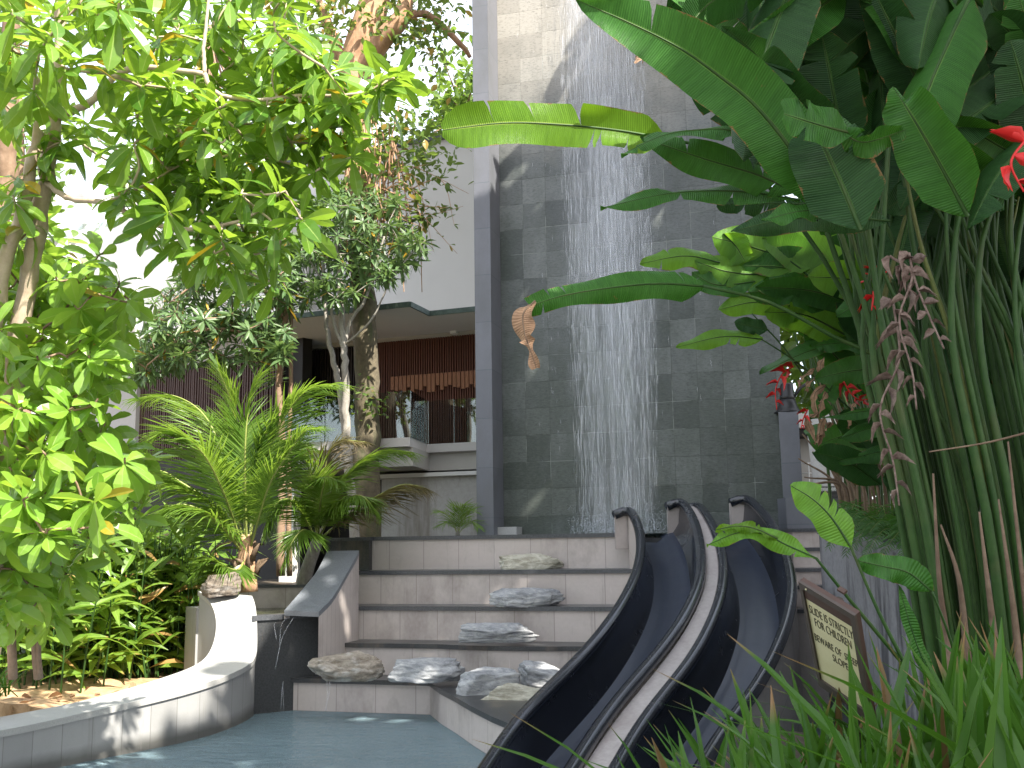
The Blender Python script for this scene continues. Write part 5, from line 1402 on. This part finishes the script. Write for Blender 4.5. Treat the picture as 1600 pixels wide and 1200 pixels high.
def bracts(parent, P, mat, r, nb, L, name='flower'):
    C_ = cr(pw(P), 24); mb = MB(); mb.tube(C_, [.006, .004], 5)
    tp = leaf_tpl([(0, .07), (.2, .21), (.5, .16), (1, .005)], .6, 1.1)
    for i in range(nb):
        t = (i + .5) / nb; k = int(t * 22); p = C_[k]; tg = norm(C_[k + 1] - C_[k]); side = norm(np.cross(tg, norm(p - CAM))) * (1 if i % 2 else -1)
        d = norm(side * .8 + tg * r.uniform(.1, .9) + np.array([r.gauss(0, .2), r.gauss(0, .3), 0])); l = L * (1.1 - .5 * t) * r.uniform(.8, 1.1)
        x = norm(np.cross(d, side + ZD * .01)); z = np.cross(x, d)
        V, F, UV = tp
        mb.add([p + (x * v[0] + d * v[1] + z * v[2]) * l for v in V], F, None, smooth=True)
        mb.add([p + (x * v[0] * .5 + d * v[1] * .98 + z * (v[2] * .5 - .02)) * l for v in V], [f[::-1] for f in F], None, smooth=True)
    return mb.build(name, M[mat], parent)

r = random.Random(21)
HB = aty(1540, 1080, 4.6); HB[2] = .55
hc = thing('heliconia_clump', 'tall heliconia clump with dense green stalks and huge dark paddle leaves filling the right side', 'plant', HB)
# named leaves reaching out over the waterfall
big_leaf(hc, [(1038, 216, 4.7), (960, 203, 4.6), (880, 195, 4.5), (790, 192, 4.4), (692, 203, 4.3)], 36, 'hel_leaf_yellow', r, 12, (8, 8), 4, gap=.02, lab='long yellow green leaf with ragged edges reaching left across the waterfall', shape=lambda t: min(1, (t / .08 + .05) ** .6) * (1 - max(0, (t - .8) / .2) ** 3 * .75))
stem(hc, [(1500, 1060, 4.9), (1440, 760, 4.9), (1330, 480, 4.9), (1200, 290, 4.8), (1100, 232, 4.75), (1038, 216, 4.7)], .016, .007)
big_leaf(hc, [(1290, 330, 4.1), (1240, 240, 4.0), (1180, 165, 3.95), (1120, 116, 3.9), (1060, 74, 3.85), (980, 34, 3.8), (900, 0, 3.75)], 58, 'hel_leaf', r, 10, (6, 4), 1, gap=.02, lab='huge green leaf slanting up to the left across the top of the waterfall')
big_leaf(hc, [(1225, 262, 4.4), (1150, 207, 4.4), (1080, 204, 4.4), (1030, 214, 4.4), (970, 242, 4.35)], 26, 'hel_leaf', r, 62, (25, 12), 4)
big_leaf(hc, [(1245, 300, 4.5), (1180, 272, 4.5), (1100, 248, 4.5), (1000, 214, 4.5)], 31, 'hel_leaf', r, 25, (10, 30), 3)
big_leaf(hc, [(1250, 312, 4.6), (1150, 299, 4.6), (1050, 302, 4.6), (938, 325, 4.55)], 26, 'hel_leaf', r, 62, (20, 15), 3)
big_leaf(hc, [(1290, 320, 4.8), (1210, 318, 4.8), (1120, 320, 4.8)], 24, 'hel_leaf_dark', r, 40, (20, 40), 3)
big_leaf(hc, [(1100, 447, 4.5), (1030, 443, 4.45), (950, 450, 4.4), (880, 462, 4.4), (828, 478, 4.4)], 28, 'hel_leaf', r, 20, (15, 25), 3, gap=.012, lab='torn green leaf reaching left with a dry brown tip', shape=lambda t: min(1, (t / .08 + .1) ** .6) * (1 - .45 * t * t))
big_leaf(hc, [(836, 470, 4.4), (818, 490, 4.38), (820, 520, 4.37), (828, 545, 4.36), (838, 575, 4.36)], 19, 'dry_leaf', r, 25, (30, -20), 2, name='dry_tip', shape=lambda t: .25 + .9 * math.sin(min(1, t * 1.5) * math.pi) ** 1.0 * (1 if t < .66 else .2) + .3 * (t > .75) * math.sin((t - .75) * 4 * math.pi))
stem(hc, [(1545, 1060, 4.7), (1520, 800, 4.7), (1440, 605, 4.65), (1300, 525, 4.6), (1200, 472, 4.55), (1098, 447, 4.5)], .014, .007)
big_leaf(hc, [(1055, 72, 4.6), (1030, 78, 4.6), (1008, 80, 4.6), (992, 100, 4.6)], 16, 'dry_leaf', r, 30, (30, 10), 2, name='dry_tip')
big_leaf(hc, [(1512, 338, 3.9), (1470, 260, 3.85), (1430, 190, 3.8), (1395, 135, 3.8)], 56, 'hel_leaf', r, 28, (58, -8), 0, lab='broad pale backed leaf standing upright in front of the dark leaves')
big_leaf(hc, [(1330, 208, 3.8), (1280, 195, 3.75), (1225, 178, 3.7)], 36, 'hel_leaf', r, 15, (-10, 20), 2, gap=.04, shape=lambda t: min(1, (t / .2 + .1)) * (1 - max(0, (t - .7) / .3) ** 3 * .5))
big_leaf(hc, [(1312, 204, 3.8), (1350, 222, 3.8), (1415, 203, 3.8)], 26, 'hel_leaf', r, 25, (0, 20), 1)
big_leaf(hc, [(1345, 360, 3.9), (1320, 300, 3.9), (1290, 235, 3.9), (1262, 180, 3.95)], 62, 'hel_leaf_dark', r, 5, (5, 5), 0)
big_leaf(hc, [(1390, 345, 4.2), (1290, 338, 4.2), (1210, 346, 4.2), (1142, 362, 4.2)], 25, 'hel_leaf_dark', r, 20, (0, 10), 4)
big_leaf(hc, [(1300, 330, 4.0), (1250, 330, 4.0), (1190, 345, 4.0)], 18, 'hel_leaf', r, 40, (0, 10), 2)
# shingled dark leaves above: their tips hang down to the left
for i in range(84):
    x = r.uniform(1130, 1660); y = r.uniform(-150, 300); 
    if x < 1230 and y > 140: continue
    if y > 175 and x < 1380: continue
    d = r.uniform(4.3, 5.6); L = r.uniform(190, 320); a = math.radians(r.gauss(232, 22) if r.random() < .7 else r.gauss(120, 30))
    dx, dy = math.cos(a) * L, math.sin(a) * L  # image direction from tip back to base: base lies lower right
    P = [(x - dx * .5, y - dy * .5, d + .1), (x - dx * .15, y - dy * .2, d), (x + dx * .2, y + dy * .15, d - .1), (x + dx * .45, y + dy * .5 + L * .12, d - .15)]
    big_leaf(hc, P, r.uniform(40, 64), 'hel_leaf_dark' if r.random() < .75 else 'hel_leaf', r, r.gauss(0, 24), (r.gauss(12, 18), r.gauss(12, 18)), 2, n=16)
bk = MB()
class _B:  # collect the far leaves of the clump in one mesh
    pass
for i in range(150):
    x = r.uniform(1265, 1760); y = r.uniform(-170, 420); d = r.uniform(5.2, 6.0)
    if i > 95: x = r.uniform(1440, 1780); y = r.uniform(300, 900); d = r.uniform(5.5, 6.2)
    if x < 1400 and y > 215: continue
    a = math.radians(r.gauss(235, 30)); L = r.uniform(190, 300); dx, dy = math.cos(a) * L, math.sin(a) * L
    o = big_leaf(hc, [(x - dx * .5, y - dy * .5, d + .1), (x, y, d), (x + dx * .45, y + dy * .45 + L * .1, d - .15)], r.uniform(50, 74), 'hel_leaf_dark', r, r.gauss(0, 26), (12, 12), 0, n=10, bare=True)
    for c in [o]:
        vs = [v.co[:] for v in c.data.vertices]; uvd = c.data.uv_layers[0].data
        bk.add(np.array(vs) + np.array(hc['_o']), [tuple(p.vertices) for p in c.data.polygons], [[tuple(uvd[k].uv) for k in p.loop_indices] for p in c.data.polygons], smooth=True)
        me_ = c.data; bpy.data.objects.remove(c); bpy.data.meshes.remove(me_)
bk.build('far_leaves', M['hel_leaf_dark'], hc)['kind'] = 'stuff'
# stalks fanning up
for i in range(78):
    f = r.random(); bx_ = 1465 + 230 * f + r.gauss(0, 8); d = r.uniform(4.3, 5.3)
    tx = 1300 + 290 * f + r.gauss(0, 48); ty = r.uniform(180, 330)
    dx = (1400 + 250 * f)
    P = [(bx_, 1120, d), (bx_ - 22 - 28 * (1 - f), 820, d), (bx_ - 70 - 40 * (1 - f), 560, d), ((tx + bx_ - 110) / 2, 400, d), (tx, ty, d)]
    stem(hc, P, r.uniform(.012, .026), r.uniform(.005, .011), 'hel_stem_yellow' if r.random() < .16 else 'hel_stem')
for i, (x0, x1, yt) in enumerate(((1470, 1458, 740), (1500, 1470, 820), (1545, 1530, 800), (1580, 1560, 780), (1600, 1575, 690))):
    stem(hc, [(x0 + 18, 1110, 4.2), (x0 + 9, 1000, 4.22), (x0 - 3, 900, 4.18), (x1, yt, 4.25)], .021, .004, 'dry_stalk', 'dry_sheath')
stem(hc, [(1620, 672, 3.9), (1540, 692, 3.9), (1452, 706, 3.9)], .005, .003, 'dry_stalk', 'dry_sheath')
# hanging dry flower chains
bracts(hc, [(1395, 470, 4.1), (1405, 560, 4.1), (1375, 640, 4.1), (1395, 720, 4.1), (1405, 790, 4.1)], 'bract_dry', r, 17, .135, 'dry_flower')
bracts(hc, [(1420, 395, 4.0), (1430, 440, 4.0), (1450, 490, 4.0), (1475, 545, 4.0)], 'bract_dry', r, 12, .11, 'dry_flower')
bracts(hc, [(1390, 400, 4.0), (1425, 430, 4.0), (1405, 500, 4.0), (1425, 580, 4.0), (1432, 640, 4.0)], 'bract_dry', r, 15, .12, 'dry_flower')
bracts(hc, [(1605, 215, 3.6), (1580, 255, 3.6), (1600, 300, 3.6)], 'bract_red', r, 4, .15)
for P in ([(1385, 425, 4.6), (1350, 427, 4.6)], [(1365, 455, 4.4), (1362, 485, 4.4)], [(1360, 340, 4.3), (1345, 330, 4.3)]):
    bracts(hc, [P[0], ((P[0][0] + P[1][0]) / 2, (P[0][1] + P[1][1]) / 2 + 3, P[0][2]), P[1]], 'bract_red', r, 2, .10)

# second clump by the wall, in the sun
r = random.Random(22); D2 = 7.2
h2 = thing('heliconia_clump', 'smaller heliconia clump with bright sunlit leaves and dry brown stalks behind the fern bed', 'plant', aty(1370, 845, 7.4))
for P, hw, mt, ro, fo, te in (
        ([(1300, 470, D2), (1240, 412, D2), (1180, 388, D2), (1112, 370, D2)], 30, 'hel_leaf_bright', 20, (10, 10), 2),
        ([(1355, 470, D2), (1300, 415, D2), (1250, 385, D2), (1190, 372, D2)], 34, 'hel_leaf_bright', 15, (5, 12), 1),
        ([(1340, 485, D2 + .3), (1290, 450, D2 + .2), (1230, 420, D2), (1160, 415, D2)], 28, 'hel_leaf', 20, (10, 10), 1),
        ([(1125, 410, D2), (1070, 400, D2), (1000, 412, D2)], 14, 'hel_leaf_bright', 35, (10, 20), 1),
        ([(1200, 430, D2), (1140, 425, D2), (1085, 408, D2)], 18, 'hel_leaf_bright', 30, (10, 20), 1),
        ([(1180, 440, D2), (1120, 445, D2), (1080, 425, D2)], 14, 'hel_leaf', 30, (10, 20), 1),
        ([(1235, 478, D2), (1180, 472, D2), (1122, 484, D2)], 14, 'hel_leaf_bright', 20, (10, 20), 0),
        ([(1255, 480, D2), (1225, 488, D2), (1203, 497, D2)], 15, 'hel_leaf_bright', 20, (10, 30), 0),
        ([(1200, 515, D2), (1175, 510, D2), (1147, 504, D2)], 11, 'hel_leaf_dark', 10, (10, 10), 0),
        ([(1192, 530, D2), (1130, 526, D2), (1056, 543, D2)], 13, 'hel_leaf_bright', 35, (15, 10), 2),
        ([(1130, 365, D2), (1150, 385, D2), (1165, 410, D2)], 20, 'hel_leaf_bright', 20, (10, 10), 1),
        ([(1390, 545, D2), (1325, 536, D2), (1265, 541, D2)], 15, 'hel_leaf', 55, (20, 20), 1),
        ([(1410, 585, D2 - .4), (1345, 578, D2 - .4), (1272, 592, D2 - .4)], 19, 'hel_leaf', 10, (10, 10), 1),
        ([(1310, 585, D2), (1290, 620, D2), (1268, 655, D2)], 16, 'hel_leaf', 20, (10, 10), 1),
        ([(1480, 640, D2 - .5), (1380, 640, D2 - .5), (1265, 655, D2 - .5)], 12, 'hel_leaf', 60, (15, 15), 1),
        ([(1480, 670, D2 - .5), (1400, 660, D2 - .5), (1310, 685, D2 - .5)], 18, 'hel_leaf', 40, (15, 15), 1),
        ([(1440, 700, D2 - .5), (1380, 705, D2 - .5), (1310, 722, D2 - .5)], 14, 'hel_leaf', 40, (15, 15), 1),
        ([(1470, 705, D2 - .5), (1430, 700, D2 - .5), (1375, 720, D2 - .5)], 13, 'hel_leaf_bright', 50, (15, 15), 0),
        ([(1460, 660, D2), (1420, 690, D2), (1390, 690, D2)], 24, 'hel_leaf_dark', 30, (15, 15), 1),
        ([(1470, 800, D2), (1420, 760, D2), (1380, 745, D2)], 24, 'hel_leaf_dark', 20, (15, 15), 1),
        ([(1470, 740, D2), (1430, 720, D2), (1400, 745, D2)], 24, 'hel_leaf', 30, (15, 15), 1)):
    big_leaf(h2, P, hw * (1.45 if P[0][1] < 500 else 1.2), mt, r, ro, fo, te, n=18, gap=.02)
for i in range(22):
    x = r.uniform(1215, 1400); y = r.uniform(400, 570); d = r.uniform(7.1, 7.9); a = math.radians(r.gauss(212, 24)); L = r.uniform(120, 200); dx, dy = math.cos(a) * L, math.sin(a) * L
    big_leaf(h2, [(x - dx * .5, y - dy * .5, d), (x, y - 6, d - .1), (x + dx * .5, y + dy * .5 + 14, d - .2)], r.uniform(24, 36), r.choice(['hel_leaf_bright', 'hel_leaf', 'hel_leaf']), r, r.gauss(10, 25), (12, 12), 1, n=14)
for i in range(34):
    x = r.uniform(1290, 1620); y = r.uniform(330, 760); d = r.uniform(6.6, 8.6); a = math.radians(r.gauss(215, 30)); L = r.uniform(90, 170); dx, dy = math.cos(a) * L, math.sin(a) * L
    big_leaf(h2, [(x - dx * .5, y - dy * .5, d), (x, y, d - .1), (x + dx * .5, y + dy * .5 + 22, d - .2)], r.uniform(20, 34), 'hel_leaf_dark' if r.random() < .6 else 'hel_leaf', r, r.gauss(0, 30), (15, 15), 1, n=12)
wD = lambda x: float(np.interp(x, [1279, 1323, 1467, 1720], [9.3, 8.6, 6.4, 4.9]))
for i in range(46):
    bx_ = r.uniform(1300, 1560); d = wD(bx_) + r.uniform(.3, 1.4); tx = bx_ - r.uniform(30, 110); ty = r.uniform(430, 560)
    stem(h2, [(bx_, 850, d), (bx_ - 8, 720, d), ((bx_ + tx) / 2 - 5, 600, d), (tx, ty, d)], r.uniform(.016, .026), .008)
for i in range(30):
    bx_ = r.uniform(1312, 1430); d = wD(bx_) + r.uniform(.3, 1.0); tx = bx_ - r.uniform(10, 80); ty = r.uniform(590, 760)
    stem(h2, [(bx_, 850, d), (bx_ - 6, 760, d), (tx, ty, d)], r.uniform(.012, .026), .006, 'dry_stalk', 'dry_sheath')
stem(h2, [(1330, 640, D2), (1250, 570, D2), (1190, 530, D2)], .008, .005)
stem(h2, [(1290, 640, D2), (1230, 550, D2), (1175, 490, D2)], .008, .005)
for i in range(9):
    x, y = r.uniform(1262, 1350), r.uniform(555, 660); big_leaf(h2, [(x, y, 7.0), (x - r.uniform(5, 25), y + 14, 7.0), (x - r.uniform(0, 30), y + r.uniform(25, 50), 7.0)], r.uniform(4, 7), 'dry_leaf', r, r.gauss(20, 30), (20, 20), 1, n=10, name='dry_leaf')
bracts(h2, [(1240, 572, 7.2), (1222, 585, 7.2), (1212, 610, 7.2), (1214, 640, 7.2)], 'bract_red', r, 8, .13)
bracts(h2, [(1318, 596, 6.8), (1330, 615, 6.8), (1345, 625, 6.8), (1372, 620, 6.8)], 'bract_red', r, 8, .11)
bracts(h2, [(1372, 558, 6.6), (1375, 575, 6.6), (1380, 600, 6.6)], 'bract_red', r, 4, .10)
bracts(h2, [(1262, 640, 7.0), (1255, 655, 7.0), (1252, 670, 7.0)], 'bract_red', r, 4, .08)

# young heliconia behind the sign
r = random.Random(23); base = aty(1420, 1060, 3.6); base[2] = .6
h3 = thing('young_heliconia', 'young heliconia with a few separate leaves on thin stems behind the sign', 'plant', base)
big_leaf(h3, [(1275, 872, 3.5), (1230, 852, 3.5), (1195, 835, 3.5), (1155, 832, 3.5), (1104, 852, 3.5)], 15, 'hel_leaf_bright', r, 30, (-10, 30), 2, gap=.01, n=20)
big_leaf(h3, [(1215, 842, 3.48), (1180, 826, 3.48), (1150, 822, 3.48), (1118, 828, 3.48)], 8, 'hel_leaf_yellow', r, 30, (10, 30), 1, gap=.01, n=14)
stem(h3, [(1405, 1030, 3.6), (1330, 940, 3.55), (1275, 872, 3.5)], .008, .005)
big_leaf(h3, [(1330, 856, 3.6), (1300, 810, 3.6), (1270, 780, 3.6), (1234, 758, 3.6)], 30, 'hel_leaf_bright', r, 20, (10, 10), 4, gap=.02, n=20, wavy=.014)
stem(h3, [(1415, 1040, 3.6), (1370, 950, 3.6), (1330, 856, 3.6)], .008, .005)
big_leaf(h3, [(1456, 924, 3.6), (1420, 895, 3.6), (1380, 885, 3.6), (1340, 876, 3.6)], 22, 'hel_leaf', r, 12, (10, 10), 0, n=20)
stem(h3, [(1500, 1050, 3.7), (1480, 985, 3.65), (1456, 924, 3.6)], .006, .004)
big_leaf(h3, [(1455, 1060, 3.6), (1430, 1000, 3.6), (1404, 914, 3.6)], 11, 'hel_leaf', r, 10, (10, 10), 0, n=14)

# ferns on the retaining wall
r = random.Random(24); fb_ = aty(1410, 850, 7.2); fn = thing('fern', 'green ferns spilling over the top of the retaining wall', 'fern', fb_)
for i in range(44):
    x = r.uniform(1335, 1475); y = 836 + (x - 1340) * .2 + r.uniform(-14, 4); d = wD(x) + r.uniform(.02, .5); a = r.uniform(-2.6, -.4) if r.random() < .4 else r.uniform(.3, 2.8)
    L = r.uniform(50, 85); frond(fn, pw([(x, y, d), (x + math.cos(a) * L * .5, y - abs(math.sin(a)) * L * .5 - 12, d - .15), (x + math.cos(a) * L, y + math.sin(a) * L * .35, d - .3)]), .10, M['fern'], r, npair=26, rad=.003, petiole=.1, droop=.15, wid=1.1, fw=.35)

# strappy grass in the right foreground
r = random.Random(25); ms = []
GT = [leaf_tpl([(0, .024), (.3, .034), (.65, .031), (.88, .017), (1, .001)], d, f) for d, f in ((.25, .5), (.7, .45), (1.3, .4), (2.1, .5))]
for i in range(540):
    x = r.uniform(1040, 1680); d = r.uniform(2.1, 3.9); ylim = np.interp(x, [1040, 1080, 1160, 1250, 1330, 1420, 1600, 1700], [1160, 1110, 1070, 1045, 1060, 985, 960, 960])
    y = ylim + abs(r.gauss(0, 1)) * 75
    if 1205 < x < 1385 and y < 1125 and d < 3.5: y = 1125 + r.random() * 60
    tip = aty(x, y, d); b = np.array([tip[0] + r.gauss(0.03, .15), tip[1] + r.gauss(0, .13), .55]); L = np.linalg.norm(tip - b)
    if L > .75: b = tip - (tip - b) / L * .75 
    if L < .25 or (x < 1180 and r.random() < .45): continue
    dv = tip - b; out = np.array([r.gauss(0, 1), r.gauss(0, 1), 0]); 
    f = leaf_frame(b, dv + out * .08, -norm(out) + ZD * .1, min(L, .75) * 1.08); k = .62 / min(L, .75); f[0] = f[0] * k * r.uniform(.6, 1.15); ms.append(f)
tag(mass('strappy_grass', GT, ms, M['grass'], pick=[r.choice([0, 0, 0, 1, 1, 2, 3]) for _ in ms]), kind='stuff')

# ------------------------------------------------------------------ unseen tree added on the right, its crown cut to shade the scene
r = random.Random(31)
th = thing('added_shade_tree', 'unseen spreading tree added beyond the right edge to cast shade', 'tree', (10.5, 3.0, 0.5))
tk = MB(); tk.tube(cr([(10.5, 3, -.5), (10.4, 3.1, 4), (10.0, 3.6, 8), (9.6, 4, 11.2)], 14), [.4, .3, .22], 12)
for a in range(9):
    an = a * .7; tk.tube(cr([(10.0, 3.6, 8), (10 + math.cos(an) * 2, 4 + math.sin(an) * 2.2, 10), (9 + math.cos(an) * 4.2, 4 + math.sin(an) * 5, 11)], 8), [.14, .04], 8)
tk.build('trunk', M['bark_brown'], th)
HOLES = [(6.0, 2.6, .55), (6.0, 3.9, .30), (5.2, 4.4, .28), (5.4, 5.1, .26), (7.0, 3.2, .28), (4.7, 3.3, .30), (5.9, 0.6, .26), (4.3, 4.6, .26), (6.8, 1.6, .3)]  # gaps cut in the added crown where sun flecks should fall
ms = []
for i in range(19000):
    x = r.uniform(2.2, 13.5); y = r.uniform(-8, 11.5); z = r.uniform(10.2, 12.2)
    # shift to the sun-projected position at z = 11
    t = (11 - z) / SUN_DIR[2]; X = x + SUN_DIR[0] * t; Y = y + SUN_DIR[1] * t
    edge = np.interp(Y, [5, 8], [3.3, 2.55]) + .35 * noise.noise((Y * .8, 0, 3)); 
    if X < edge: continue
    if -1.0 < Y < 1.3 and X < 5.1 + .4 * noise.noise((Y, 2, 1)): continue  # notch left in the crown so sun reaches the long leaf
    if Y < -7.0 + .5 * noise.noise((X, 1, 1)): continue
    if any((X - a) ** 2 + (Y - b) ** 2 < (c * (1 + .5 * noise.noise((X * 4, Y * 4, 5)))) ** 2 for a, b, c in HOLES): continue
    ms.append(leaf_frame(np.array([x, y, z]), np.array([r.gauss(0, 1), r.gauss(0, 1), r.gauss(0, .3)]), ZD + np.array([r.gauss(0, .3), r.gauss(0, .3), 0]), r.uniform(.35, .6)))
mass('crown', T_OVL, ms, M['leaf_mid'], th)
